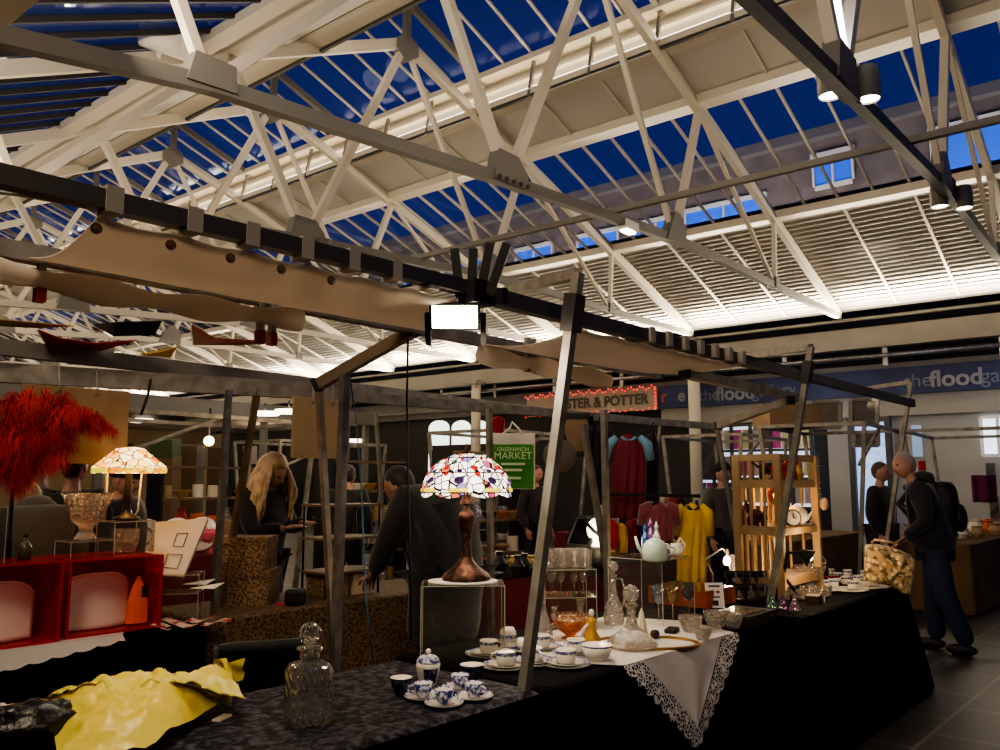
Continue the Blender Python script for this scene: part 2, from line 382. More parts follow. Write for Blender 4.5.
# building outside behind the far slope
bt = thing('brick_building', 'dark brick building with sash windows seen through the roof glazing', 'building', R(24, 8, 4))
M['brick'] = mat('brick', '7d6c60', .85, noise=(2.2, '6a5b52', .35, .65)); M['sky_reflection_glow'] = mat('sky_reflection_glow', '3a6ad0', .2, emit='3f74e0', es=.8)  # window panes emit blue in place of the sky's reflection
G().prism([R(24, -8, 4), R(24, 60, 4), R(24, 60, 11.5), R(24, -8, 11.5)], R(6, 0, 0)).build('wall', M['brick'], bt)
G().prism([R(23.7, -8, 11.5), R(23.7, 60, 11.5), R(23.7, 60, 11.8), R(23.7, -8, 11.8)], R(6.4, 0, 0)).build('cornice', mat('cornice', '6e665f', .8), bt)
for (ya, yb, za, zb) in ((6.4, 7.45, 10.1, 10.95), (2.4, 4.3, 9.3, 10.9), (9.0, 11.6, 8.4, 10.15), (11.9, 13.5, 8.4, 10.1), (14.2, 15.8, 8.4, 10.1), (17, 18.6, 8.4, 10.1), (20, 21.6, 8.4, 10.1), (23, 24.6, 8.4, 10.1), (-1.5, .6, 9.3, 10.9)):
    f = G()
    for q in ((ya, yb, za - .12, za), (ya - .1, yb + .1, zb, zb + .14), (ya - .06, ya, za, zb), (yb, yb + .06, za, zb), ((ya + yb) / 2 - .03, (ya + yb) / 2 + .03, za, zb)):
        f.prism([R(23.9, q[0], q[2]), R(23.9, q[1], q[2]), R(23.9, q[1], q[3]), R(23.9, q[0], q[3])], R(.12, 0, 0))
    w = f.build('window', M['cream'], bt)
    G().poly([R(23.96, ya, za), R(23.96, yb, za), R(23.96, yb, zb), R(23.96, ya, zb)]).build('pane', M['sky_reflection_glow'], w)
# ================================================================== floor, walls, shop fronts
def stone_floor():
    m = bpy.data.materials.new('stone_floor'); m.use_nodes = True; nt = m.node_tree; b = nt.nodes['Principled BSDF']
    tc = nt.nodes.new('ShaderNodeTexCoord'); br = nt.nodes.new('ShaderNodeTexBrick'); n = nt.nodes.new('ShaderNodeTexNoise')
    br.inputs['Scale'].default_value = 1; br.inputs['Brick Width'].default_value = .75; br.inputs['Row Height'].default_value = .5; br.inputs['Mortar Size'].default_value = .012
    br.inputs['Color1'].default_value = lin('35322f'); br.inputs['Color2'].default_value = lin('2a2826'); br.inputs['Mortar'].default_value = lin('6f675c')
    nt.links.new(tc.outputs['Object'], br.inputs['Vector']); nt.links.new(tc.outputs['Object'], n.inputs['Vector']); n.inputs['Scale'].default_value = 3
    mx = nt.nodes.new('ShaderNodeMixRGB'); mx.blend_type = 'MULTIPLY'; mx.inputs[0].default_value = .5
    nt.links.new(br.outputs['Color'], mx.inputs[1]); nt.links.new(n.outputs['Fac'], mx.inputs[2]); nt.links.new(mx.outputs[0], b.inputs['Base Color'])
    b.inputs['Roughness'].default_value = .45; return m
g = G(); g.prism([R(-4, -9, -.1), R(24, -9, -.1), R(24, Y_END, -.1), R(-4, Y_END, -.1)], (0, 0, .1)); struct(g, 'floor', stone_floor())
M['drab'] = mat('drab', '4a443c', .8)
g = G(); g.prism([R(-4, Y_END, 0), R(XW, Y_END, 0), R(XW, Y_END, 9), R(-4, Y_END, 9)], R(0, .1, 0)); struct(g, 'wall_left', M['drab'])
g = G(); g.prism([R(-4, -9, 0), R(-4, Y_END, 0), R(-4, Y_END, 5), R(-4, -9, 5)], R(-.1, 0, 0)); struct(g, 'wall_near_blocker', M['drab'])  # unseen wall added to keep blue sky light out
g = G(); g.prism([R(-4, -9, 0), R(XW, -9, 0), R(XW, -9, 5), R(-4, -9, 5)], R(0, -.1, 0)); struct(g, 'wall_right_blocker', M['drab'])  # second unseen wall, likewise added against blue sky light
g = G(); g.prism([R(-4, -9, 4.9), R(1.75, -9, 4.9), R(1.75, Y_END, 4.9), R(-4, Y_END, 4.9)], R(0, 0, .1)); struct(g, 'ceiling.004', M['drab'])
# --- shop fascia signs on the far wall
XS = 18.5
def wallpt(px, py, x=XS):
    d = ray(px, py); dx = CD * d.x + SD * d.y; return CAM + d * (x / dx)
def hall(p): return (CD * p.x + SD * p.y, -SD * p.x + CD * p.y, p.z)
def wp(px, x=XS): return hall(wallpt(px, 400, x))[1]
def board(name, label, cat, y0, y1, z0, z1, m, x=XS, th=.08, part='panel'):
    c = R(x, (y0 + y1) / 2, (z0 + z1) / 2); t = thing(name, label, cat, c)
    G().prism([R(x, y0, z0), R(x, y1, z0), R(x, y1, z1), R(x, y0, z1)], R(th, 0, 0)).build(part, m, t); return t
M['blue_sign'] = mat('blue_sign', '141f44', .6, noise=(.7, '1a2750', .3, .7)); M['sign_grey'] = mat('sign_grey', '77787e', .6); M['sign_cream'] = mat('sign_cream', '978d7d', .7, noise=(2, '857b6c', .3, .7))
ys = wp(659)
t = board('shop_fascia', 'long dark blue shop fascia with pale lowercase lettering', 'sign', -4, ys, 3.3, 3.86, M['blue_sign'])
def wtext(txt, px, z, size, m, name, par, x=XS - .02, align='LEFT', bold=0): return words(txt, size, m, name, par, frame3(R(x, wp(px, x), z), R(0, -1, 0), (0, 0, 1)), .004, align, bold)
for px in (699, 905):
    wtext('the', px, 3.55, .4, mat('sign_dim', '5f6576', .6) if px == 699 else bpy.data.materials['sign_dim'], 'lettering', t)
    wtext('flood', px + (17 if px < 800 else 26), 3.55, .46, M['sign_grey'], 'lettering', t, bold=.012)
    wtext('gallery', px + (53 if px < 800 else 77), 3.55, .4, bpy.data.materials['sign_dim'], 'lettering', t)
wtext('r', 661, 3.58, .4, mat('sign_orange', '9a4a30', .6), 'lettering', t, bold=.01); wtext('e', 678, 3.58, .42, M['sign_grey'], 'lettering', t, bold=.01)
t = board('shop_sign', 'cream shop sign with dark capital lettering edged with red fairy lights', 'sign', ys + .02, wp(528), 3.28, 3.86, M['sign_cream'], XS - .05)
wtext('STER & POTTER', 566, 3.56, .36, mat('sign_letter', '3a352f', .6), 'lettering', t, XS - .07, bold=.012)
# red fairy lights: one string, its bulbs are pattern on it
g = G(); yy = ys + .05; k = 0
pts = []
M['fairy'] = mat('fairy', 'ff2a2a', emit='ff3030', es=2.2)
while yy < wp(528):
    top = 3.84 + .05 * math.sin(k * 1.7); pts.append(R(XS - .12, yy, top)); g.ell(pts[-1], .022, 6, 4)
    if k % 2 == 0: g.ell(R(XS - .12, yy, 3.29 + .03 * math.sin(k)), .022, 6, 4)
    yy += .085; k += 1
for q in range(6): g.ell(R(XS - .12, ys + .04, 3.33 + q * .09), .024, 6, 4)
fl = tag(g.build('fairy_lights', M['fairy'], loc=R(XS, 11, 3.5)), 'string of small red fairy lights framing the cream shop sign', 'fairy lights')
# --- white shop panels and windows below the signs
M['shop_lit'] = mat('shop_lit', 'cfd6e2', .6, emit='cfdcf2', es=1.1); M['pale_sign'] = mat('pale_sign', '8e8a80', .6)
wallband('trim_40', XS + .1, -4, ys, 2.86, 3.3, M['pale_sign'], .05)
for px, s in ((705, 'Gallery'), (735, 'Prints'), (765, 'Gifts & Cards'), (975, 'Customers')): pass
# lit print-shop window with pages
y0, y1 = wp(808), wp(692)
w = thing('shop_window', 'brightly lit shop window full of small framed prints under the blue fascia', 'shop window', R(XS, (y0 + y1) / 2, 1.2))
G().prism([R(XS + .2, y0, .9), R(XS + .2, y1, .9), R(XS + .2, y1, 2.8), R(XS + .2, y0, 2.8)], R(.05, 0, 0)).build('backlit_panel', M['shop_lit'], w)
fr = G()
for i in range(7):
    y = y0 + (y1 - y0) * i / 6; fr.bar(R(XS + .1, y, .9), R(XS + .1, y, 2.8), .07, .07)
for z in (.9, 1.55, 2.2, 2.8): fr.bar(R(XS + .1, y0, z), R(XS + .1, y1, z), .06, .06)
fr.build('frame', M['dark_steel'], w)
paper = [mat('print_paper_%d' % i, c, .7) for i, c in enumerate(('6d7180', 'a9a39c', '5a4a3f', 'b04a88', 'c0b48a', '55667a'))]
random.seed(3)
for i in range(12):
    for j in range(3):
        y = y0 + (y1 - y0) * (i + .5) / 12; z = 1.0 + j * .62; m = paper[3] if (i == 3 and j == 2) else random.choice(paper)
        G().prism([R(XS + .15, y - .11, z), R(XS + .15, y + .11, z), R(XS + .15, y + .11, z + .46), R(XS + .15, y - .11, z + .46)], R(.02, 0, 0)).build('print', m, w)
# dark framed picture and plain white shopfront to the right
t = board('black_poster', 'tall black poster hanging left of the lit print window', 'poster', wp(718, 17.6), wp(700, 17.6), 1.55, 2.75, mat('poster_black', '14161a', .4, noise=(3, '3c4046', .5, .75)), 17.6, .04)
wallband('wall_shopfront', XS + .25, -5, wp(822), 0, 2.9, M['shop_white'], .05)
y0, y1 = wp(885), wp(848)
w = thing('shop_window', 'narrow bright blue-white shop window with patterned glass behind the man', 'shop window', R(XS, (y0 + y1) / 2, 1))
G().prism([R(XS + .15, y0, .5), R(XS + .15, y1, .5), R(XS + .15, y1, 2.75), R(XS + .15, y0, 2.75)], R(.05, 0, 0)).build('lit_glass', mat('pattern_glass', 'bcd4f4', .5, emit='a9cbff', es=.9, noise=(9, '5d86c4', .48, .6)), w)
f = G()
for y in (y0, y1): f.bar(R(XS + .1, y, .4), R(XS + .1, y, 2.85), .12, .1)
f.bar(R(XS + .1, y0, 2.8), R(XS + .1, y1, 2.8), .1, .1); f.build('frame', M['dark_steel'], w)
for px, lab in ((912, 'pale blue poster on the white shopfront above the man'),):
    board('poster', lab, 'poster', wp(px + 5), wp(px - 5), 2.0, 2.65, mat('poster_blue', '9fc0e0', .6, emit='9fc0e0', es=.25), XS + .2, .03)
w = thing('shop_window', 'small shop window with a bright pane and red flowers at the far right', 'shop window', R(XS, 1.3, 2))
y0, y1 = wp(1012), wp(978)
G().prism([R(XS + .18, y0, 2.0), R(XS + .18, y1, 2.0), R(XS + .18, y1, 2.75), R(XS + .18, y0, 2.75)], R(.03, 0, 0)).build('lit_glass', mat('white_glass', 'e8f0ff', .5, emit='dfeaff', es=1.6), w)
f = G()
for y in (y0, (y0 + y1) / 2, y1): f.bar(R(XS + .12, y, 2.0), R(XS + .12, y, 2.75), .06, .06)
for z in (2.0, 2.75): f.bar(R(XS + .12, y0, z), R(XS + .12, y1, z), .06, .06)
f.build('frame', M['white'], w)
board('framed_print', 'dark landscape print on the white shopfront, upper of two', 'picture', wp(988), wp(979), 1.35, 1.85, mat('landscape', '2b3038', .6, noise=(2, '6a5f50', .4, .6)), XS + .2, .03)
board('framed_print', 'brown striped print on the white shopfront, lower of two', 'picture', wp(989), wp(980), .75, 1.2, mat('landscape2', '5c4c3a', .6, noise=(4, '262019', .4, .6)), XS + .2, .03)
# grid panels with white frames hung over the far stalls
for px0, px1, py0, py1, lab in ((811, 840, 402, 428, 'white framed mesh panel above the far stalls, left of the pair'), (851, 877, 400, 425, 'white framed mesh panel above the far stalls, right of the pair'), (854, 878, 432, 446, 'small grey framed panel under the right mesh panel')):
    t = thing('mesh_panel', lab, 'panel', ond((px0 + px1) / 2, (py0 + py1) / 2, 14.5))
    q = [ond(px0, py1, 14.5), ond(px1, py1, 14.5), ond(px1, py0, 14.5), ond(px0, py0, 14.5)]
    g = G()
    for a, b in zip(q, q[1:] + q[:1]): g.bar(a, b, .07, .05)
    fr = g.build('frame', M['pale_sign'], t); G().poly(q).build('sheet', mat('mesh', '8d887c', .7, noise=(3, '6f6a60', .3, .7)), fr)
t = thing('carton', 'brown cardboard carton stored on the far stall roof frame', 'box', (11.2, 4.6, 2.23)); c = Vector((11.2, 4.6, 2.39))
G().box(c, (.75, .6, .32), -.75).build('box_body', M['board'], t); G().box(c + Vector((0, 0, .17)), (.77, .12, .012), -.75).build('tape', mat('tape', '8a6a44', .4), t)
# arched bright windows far left of the post
for k, (a, b, top) in enumerate(((429, 449, 421), (452, 470, 421), (472, 487, 421))):
    x = XW - .06; ya, yb = wp(b, x), wp(a, x); r = (yb - ya) / 2; yc = (ya + yb) / 2; zt = hall(wallpt(a, top, x))[2]
    w = thing('arched_window', ['bright arched window beyond the lamp, leftmost of three', 'bright arched window beyond the lamp, middle of three', 'bright arched window beyond the lamp, rightmost of three'][k], 'window', R(x, yc, 2.5))
    pts = [R(x, ya, 2.6), R(x, yb, 2.6)] + [R(x, yc + r * math.cos(t * PI / 10), zt - r * .55 + r * .55 * math.sin(t * PI / 10)) for t in range(11)]
    G().prism(pts, R(.03, 0, 0)).build('pane', mat('arch_lit', 'ffffff', .5, emit='eef6ea', es=2.2), w)
    G().prism([R(x, ya, 1.2), R(x, yb, 1.2), R(x, yb, 2.35), R(x, ya, 2.35)], R(.03, 0, 0)).build('lower_pane', bpy.data.materials['arch_lit'], w)
    G().prism([R(x - .05, ya - .1, 2.35), R(x - .05, yb + .1, 2.35), R(x - .05, yb + .1, 2.6), R(x - .05, ya - .1, 2.6)], R(.06, 0, 0)).build('transom', M['dark_wall'], w)
wallband('trim_41', XW - .12, wp(520, XW), wp(340, XW), 3.45, 4.0, M['fascia'], .1)
wtext('TUTORIAL', 356, 3.75, .42, mat('old_letter', '4f4a42', .7), 'lettering', board('shop_sign', 'faded grey shop sign far behind the tall black cord', 'sign', wp(373), wp(352), 3.5, 4.0, M['sign_cream'], XS + .1), XS + .06) if 0 else None
# --- low deck with lamps over the stalls at far left
g = G(); g.prism([R(3, 17, 3.25), R(15.5, 17, 3.25), R(15.5, 36, 3.25), R(3, 36, 3.25)], (0, 0, .1)); struct(g, 'ceiling.005', M['fascia'])
for i, y in enumerate((17, 20, 23, 27, 31)): trim(G().bar(R(3, y, 3.15), R(15.5, y, 3.15), .14, .26), M['grey_steel'])
for x in (3.5, 7.5, 11.5, 15): trim(G().bar(R(x, 17, 3.1), R(x, 36, 3.1), .12, .18), M['grey_steel'])
for x in (4, 8, 12, 15.3): trim(G().bar(R(x, 17.2, 0), R(x, 17.2, 3.2), .14, .14), M['grey_steel'])
for k, (px, py, lab) in enumerate(((141, 421, 'glowing oval ceiling lamp under the low deck, by the brown board'), (265, 414, 'glowing oval ceiling lamp under the low deck, left of the beige board'), (289, 412, 'glowing oval ceiling lamp under the low deck, touching the beige board'), (357, 441, 'glowing ceiling lamp beyond the beige board, low and dim'))):
    p = onz(px, py, 3.0 if k < 3 else 2.7); t = thing('ceiling_lamp', lab, 'lamp', p)
    G().lathe([(0, .06), (.3, .05), (.34, 0), (.3, -.03), (0, -.05)], 20, p).build('diffuser', M['tube'], t); G().tube([p + Vector((0, 0, .05)), p + Vector((0, 0, .25))], .02).build('stem', M['dark_steel'], t)
# back partition at far left with notices and a doorway tone
M['plaster'] = mat('plaster', 'a9987c', .8, noise=(.6, '8e7d64', .3, .7))
g = G(); g.prism([R(2.5, 24.5, 0), R(15.5, 24.5, 0), R(15.5, 24.5, 3.2), R(2.5, 24.5, 3.2)], R(0, .1, 0)); struct(g, 'wall_back', M['plaster'])
def notice(name, label, cat, px0, py0, px1, py1, m, d, th=.03, part='sheet', ground=0):
    if d == 0:
        def wy(x, y): r = ray(x, y); return CAM + r * (24.42 / (-SD * r.x + CD * r.y))
        q = [wy(px0, py1), wy(px1, py1), wy(px1, py0), wy(px0, py0)]
    else: q = [ond(px0, py1, d), ond(px1, py1, d), ond(px1, py0, d), ond(px0, py0, d)]
    if ground: q[0].z = q[1].z = 0.005
    t = thing(name, label, cat, (q[0] + q[2]) / 2); G().prism(q, FW * th).build(part, m, t); return t, q
t, q = notice('notice_board', 'black notice board on the pale back wall behind the blonde woman', 'board', 269, 446, 283, 464, M['black'], 0)
g = G()
for a, b in zip(q, q[1:] + q[:1]): g.bar(a, b, .03, .04)
g.build('frame', M['dark_steel'], t)
notice('paper_sheet', 'plain grey-white sheet hung left of the black notice board', 'sheet', 243, 446, 257, 464, M['white_panel'], 0)
notice('brown_cabinet', 'tall brown cupboard under the low deck left of the grey pole', 'cupboard', 208, 448, 222, 474, mat('brown_wood', '4a3424', .6), 15, .4, 'carcass', 1)
notice('brown_cabinet', 'brown cupboard against the back wall behind the bare bulb', 'cupboard', 172, 446, 197, 480, mat('brown_wood2', '5e4a34', .6), 15, .4, 'carcass', 1)
notice('brown_cabinet', 'low brown cupboard carrying the green crate under the low deck', 'cupboard', 148, 458, 173, 480, bpy.data.materials['brown_wood2'], 14, .4, 'carcass', 1)
notice('green_crate', 'dull green crate stacked under the low deck beside the amber lamp', 'crate', 150, 440, 172, 458, mat('green_crate', '3b4a2a', .7), 14, .4, 'shell')
# ================================================================== stall frames, awnings, bunting
FY, IY, RZ = 1.97, 2.66, 2.2
def lean_post(px0, py0, px1, py1, z0=.75, w=.05):
    a = onz(px0, py0, z0); b = onx(px1, py1, a.x); d = (b - a) / (b.z - a.z)
    return a - d * a.z, b
def post_thing(label, a, b, m, arm=None, clamp=None, w=.036):
    t = thing('leaning_post', label, 'post', (a.x, a.y, 0))
    G().bar(a, b, w, w, (1, 0, 0)).build('post', m, t)
    G().bar(a, a + (b - a) * .012, w * 1.5, w * 1.5, (1, 0, 0)).build('foot', M['dull_galv'], t)
    if arm is not None: G().bar(b, arm, .036, .04).build('arm', M['dull_galv'], t)
    if clamp is not None:
        d = (b - a).normalized(); G().bar(clamp - d * .075, clamp + d * .065, .056, .062, (1, 0, 0)).build('sleeve', M['dark_steel'], t)
    return t
a, b = lean_post(524, 690, 578, 273)
post_thing('tall leaning galvanised post rising between the blue-banded cups', a, b, M['dull_galv'], ony(498, 294, IY), a + (b - a) * (2.14 / b.z))
a2, b2 = lean_post(770, 603, 811, 347)
post_thing('leaning metal post standing in front of the wooden trinket rack', a2, b2, M['dull_galv'], ony(745, 357, IY), a2 + (b2 - a2) * (2.2 / b2.z))
a3 = onz(884, 560, .75); b3 = onx(911, 382, a3.x); d3 = (b3 - a3) / (b3.z - a3.z)
post_thing('leaning metal post with the floral bag hanging from it', a3 - d3 * a3.z, b3, M['dull_galv'], ony(850, 391, 3.0), None)
# longitudinal rails
def rail(label, p, q, m, w=.055, h=None, name='stall_rail', group=None):
    p, q = Vector(p), Vector(q); t = thing(name, label, 'rail', (p + q) / 2, group)
    G().bar(p, q, w, h or w).build('tube', m, t)
    d = (q - p).normalized(); G().bar(p - d * .004, p + d * .02, w * 1.15, (h or w) * 1.15).build('end_cap', M['black'], t); G().bar(q - d * .02, q + d * .004, w * 1.15, (h or w) * 1.15).build('end_cap', M['black'], t)
    return t
M['rail_dark'] = mat('rail_dark', '4b4844', .5, .5)
rail('dark front rail carrying the left canvas awning', (.2, FY + .03, 2.19), (2.25, FY + .02, 2.2), M['rail_dark'], .045, .048)
rail('grey front rail running from the clamps to the far leaning post', (2.12, FY + .02, 2.19), (7.9, 2.1, 2.2), M['rail_dark'], .05, .06)
rail('grey inner rail at the back edge of both canvas awnings', (.2, IY, 2.2), (4.6, IY + .05, 2.19), M['dull_galv'], .05, .055)
rail('grey rail behind the trinket rack post', onz(684, 373, 2.1), onz(797, 398, 2.1), M['dull_galv'])
rail('slanting brace bar meeting the trinket rack post', onz(718, 426, 1.9), onz(791, 400, 2.0), M['dull_galv'], .045)
rail('brown slanting brace bar under the floodlight above the black cord', ony(414, 330, IY + .02), ony(316, 386, 3.1), mat('rust_steel', '6f5f4c', .6, .4), .05)
# double gutter rails over the second row of stalls
rail('upper grey rail over the second row of stalls at left', onz(-60, 340, 2.25), onz(330, 386, 2.25), M['grey_steel'], .07, .09)
rail('lower pale rail over the second row of stalls at left', onz(-60, 369, 2.12), onz(345, 393, 2.12), M['dull_galv'], .06, .11)
rail('upper pale rail behind the black cord, running toward the fairy-lit sign', onz(330, 386, 2.25), onz(590, 418, 2.25), M['dull_galv'], .06, .09)
rail('lower pale rail behind the black cord, running toward the hanging sports shirt', onz(342, 396, 2.15), onz(720, 427, 2.2), M['dull_galv'], .06, .08)
# vertical poles of the second line
def pole(label, p, q, m, w=.05, name='stall_pole'):
    p, q = Vector(p), Vector(q); t = thing(name, label, 'pole', p)
    G().bar(p, q, w, w, (1, 0, 0)).build('shaft', m, t); G().box(p + Vector((0, 0, .012)), (w * 2, w * 2, .024)).build('foot', M['dull_galv'], t)
    return t
def vpole(px, py, z, ptx, pty, label, m, w=.036):
    a = onz(px, py, z); b = ony(ptx, pty, a.y); d = (b - a) / (b.z - a.z); return pole(label, a - d * a.z, b, m, w)
vpole(335, 668, .75, 345, 374, 'shiny upright steel pole in front of the beige board', M['galv'], .034)
vpole(333, 640, .75, 319, 388, 'steel pole tilted left against the upright pole before the beige board', M['galv'], .03)
vpole(214, 614, .75, 229, 390, 'grey upright pole left of the blonde woman', M['galv'], .034)
vpole(221, 606, .75, 258, 388, 'brown leaning pole touching the blonde woman\'s hair', mat('brown_steel', '7b6750', .5, .5, noise=(8, '5c4c3a', .3, .7)), .036)
vpole(608, 600, .75, 604, 410, 'upright pole left of the claret sports shirt', M['dull_galv'], .036)
vpole(612, 598, .75, 583, 424, 'slightly tilted pole left of the claret sports shirt, crossing the framed board', M['dull_galv'], .036)
vpole(491, 600, .75, 489, 408, 'upright pole at the left edge of the green market bag', M['dull_galv'], .034)
vpole(385, 560, .75, 376, 414, 'thin tilted pole between the steel poles and the black coat', M['dull_galv'], .03)
vpole(740, 560, .75, 717, 428, 'tilted pole in front of the lit print window', M['dull_galv'], .034)
vpole(650, 520, .9, 660, 425, 'slanted pole just right of the claret sports shirt', M['dull_galv'], .034)
# far stalls at right: light tube frames
def far_stall(c, rz, label, sx=2.0, sy=1.1, h=2.2):
    t = thing('market_stall', label, 'stall frame', c); t.rotation_euler.z = rz
    OFF[t.name] = Vector()
    for x in (-1, 1):
        for y in (-1, 1): G().bar((x * sx / 2 * .92, y * sy / 2 * .8, 0), (x * sx / 2, y * sy / 2 * 1.15, h), .045, .045, (1, 0, 0)).build('post', M['dull_galv'], t)
    for y in (-1, 1): G().bar((-sx / 2, y * sy / 2 * 1.15, h), (sx / 2, y * sy / 2 * 1.15, h), .045).build('rail', M['dull_galv'], t)
    for x in (-1, 1): G().bar((x * sx / 2, -sy / 2 * 1.15, h), (x * sx / 2, sy / 2 * 1.15, h), .045).build('cross_rail', M['dull_galv'], t)
    G().bar((-sx / 2, -sy / 2, h - .5), (0, -sy / 2 * 1.1, h), .035).build('brace', M['dull_galv'], t)
    return t
far_stall((11.2, 4.0, 0), .1, 'bare tube stall frame over the brown draped table right of the trinket rack')
far_stall((13.6, 2.9, 0), .1, 'bare tube stall frame above the man with the rucksack', 2.4)
far_stall((12.6, 6.2, 0), .1, 'bare tube stall frame in front of the lit print window', 2.2)
far_stall((9.5, 8.2, 0), .1, 'bare tube stall frame over the clothes rail', 2.4)
far_stall((9.3, 13.0, 0), .1, 'bare tube stall frame near the bright arched windows', 2.6)
far_stall((4.6, 8.8, 0), .1, 'bare tube stall frame behind the blonde woman', 2.6)
far_stall((14.5, 1.2, 0), .1, 'bare tube stall frame at the far right edge', 2.2)
# --- canvas awnings
def awning(label, x0, x1, ya, yb, za, zb, sag, x0b=None, x1b=None):
    t = thing('canvas_awning', label, 'awning', ((x0 + x1) / 2, (ya + yb) / 2, za))
    x0b = x0 if x0b is None else x0b; x1b = x1 if x1b is None else x1b
    def fn(u, v):
        x = (x0 + (x1 - x0) * u) * (1 - v) + (x0b + (x1b - x0b) * u) * v; y = ya + (yb - ya) * v
        z = za + (zb - za) * v - sag * math.sin(PI * v) * (.75 + .25 * math.sin(PI * u)) - .012 * abs(math.sin(u * PI * 6)) * (1 - v)
        return Vector((x, y, z))
    G().grid(fn, 40, 12).build('canvas', M['canvas'], t, solid=.004)
    return t
t = awning('sagging cream canvas awning slung under the striped left rail', .79, 2.02, FY + .03, IY - .02, 2.155, 2.18, .05, .85, 2.45)
random.seed(5)
g = G()                                        # rolled edge hanging at the inner rail
def roll(u, v):
    a = v * 2 * PI; r = .038 + .01 * math.sin(u * 21) ; x = .62 + 1.2 * u
    return Vector((x, IY - .01 + r * .7 * math.cos(a), 2.135 - .02 * math.sin(PI * u) + r * math.sin(a)))
g.grid(roll, 40, 12).build('rolled_edge', M['canvas'], t)
strap_m = mat('strap', '9d968a', .6)
for x in [ony(px, 200 + px * .21, FY).x for px in (114, 195, 253, 308, 355, 398, 435)]: G().box((x, FY + .03, 2.195), (.042, .06, .066)).build('strap', strap_m, t)
for x in [ony(px, 200 + px * .21, FY).x for px in (104, 179, 239, 290, 340)]: G().lathe([(.0, 0), (.014, 0), (.014, .006), (0, .007)], 10, (x, FY + .045, 2.125), rot=Matrix.Rotation(PI / 2, 3, 'X')).build('eyelet', mat('brass_eyelet', '6a4a30', .5) if 'brass_eyelet' not in bpy.data.materials else bpy.data.materials['brass_eyelet'], t)
t = awning('cream canvas awning on the right stretch of rail past the tall post', 2.75, 4.25, FY + .02, IY, 2.15, 2.17, .05, 2.85, 4.05)
def roll2(u, v):
    a = v * 2 * PI; r = .045 + .01 * math.sin(u * 17); return Vector((2.85 + 1.1 * u, IY + r * .7 * math.cos(a), 2.12 - .03 * u + r * math.sin(a)))
G().grid(roll2, 30, 12).build('rolled_edge', M['canvas'], t)
for x in (3.3, 3.46, 3.62, 3.78, 3.94, 4.1, 4.26): G().box((x, FY + .035, 2.195), (.042, .062, .07)).build('strap', strap_m, t)
# brackets with red tape hanging from the inner rail
M['red_tape'] = mat('red_tape', '8e1f1a', .6)
for px, py, lab in ((42, 262, 'pale hanging bracket with red taped end under the left canvas, near the picture edge'), (268, 312, 'pair of hanging brackets with red taped ends above the orange bunting'), (531, 348, 'small hanging bracket with red taped ends right of the floodlight')):
    p = ony(px, py, IY); t = thing('hanging_bracket', lab, 'bracket', p)
    for s in ((0,) if px < 100 else (-.03, .02)):
        G().bar(p + Vector((s, 0, .05)), p + Vector((s, 0, -.08)), .028, .02).build('strip', M['pale_sign'], t); G().bar(p + Vector((s, 0, -.075)), p + Vector((s, 0, -.125)), .034, .028).build('tape', M['red_tape'], t)
# clamps gripping the rail joint
t = thing('spring_clamp', 'cluster of black clamp handles gripping the rail joint', 'clamp', ony(480, 283, FY))
c = ony(477, 288, FY)
for dx, tilt in ((-.1, -.12), (-.035, .05), (.02, .2), (.07, .38)):
    p = c + RT * dx * .6 + Vector((0, 0, -.03)); q = p + RT * (tilt * .17) + Vector((0, 0, .17 + .02 * (dx > 0)))
    G().bar(p, q, .032, .045, FW).build('handle', M['black'], t)
G().box(c + Vector((0, 0, -.02)), (.11, .08, .085)).build('jaw', M['black'], t)
# floodlight under the rail
c = ony(455, 315, FY + .06); t = thing('floodlight', 'rectangular floodlight glaring below the rail joint', 'floodlight', c)
fx = RT; n = (CAM + Vector((.3, .8, -.6)) - c).normalized(); fz = fx.cross(n).normalized(); n = fz.cross(fx) * 1
n = fx.cross(fz); n = n if n.dot(CAM - c) > 0 else -n
def fq(u, v, w): return c + fx * u + fz * v + n * w
hs = G()
hs.add([fq(-.09, -.05, .02), fq(.09, -.05, .02), fq(.09, .05, .02), fq(-.09, .05, .02), fq(-.06, -.03, -.07), fq(.06, -.03, -.07), fq(.06, .03, -.07), fq(-.06, .03, -.07)], [(0, 3, 2, 1), (4, 5, 6, 7), (0, 1, 5, 4), (1, 2, 6, 5), (2, 3, 7, 6), (3, 0, 4, 7)]).build('housing', M['black_metal'], t)
G().poly([fq(-.08, -.042, .024), fq(.08, -.042, .024), fq(.08, .042, .024), fq(-.08, .042, .024)]).build('glass_face', mat('flood_face', 'ffffff', emit='fff0d0', es=25), t)
G().bar(fq(-.1, .0, -.02), fq(-.1, .12, -.02), .02).build('bracket', M['black'], t); G().bar(fq(.1, .0, -.02), fq(.1, .12, -.02), .02).build('bracket', M['black'], t)
FLOOD = c; FLOODN = n
# cables
def cable(label, pts, m, r=.006, name='cable', cat='cable'): return tag(G().tube(pts, r, 6).build(name, m, loc=pts[0]), label, cat)
cable('black cord hanging from the inner rail past the black coat', [ony(408, 333, IY + .03), ony(407, 400, 2.72), ony(408, 480, 2.75), ony(410, 560, 2.78), ony(411, 640, 2.8)], M['black'], .005, 'cable', 'cord')
cable('blue cable dropping beside the shiny steel pole', [ony(350, 378, 2.84), ony(356, 420, 2.9), ony(361, 480, 2.92), ony(366, 600, 2.92), ony(373, 662, 2.92)], mat('blue_cable', '3d6a8a', .5), .0035)
cable('thin black cable hanging beside the brown board', [onz(152, 372, 2.2), ony(148, 395, 4.6), ony(141, 415, 4.6)], M['black'], .008)
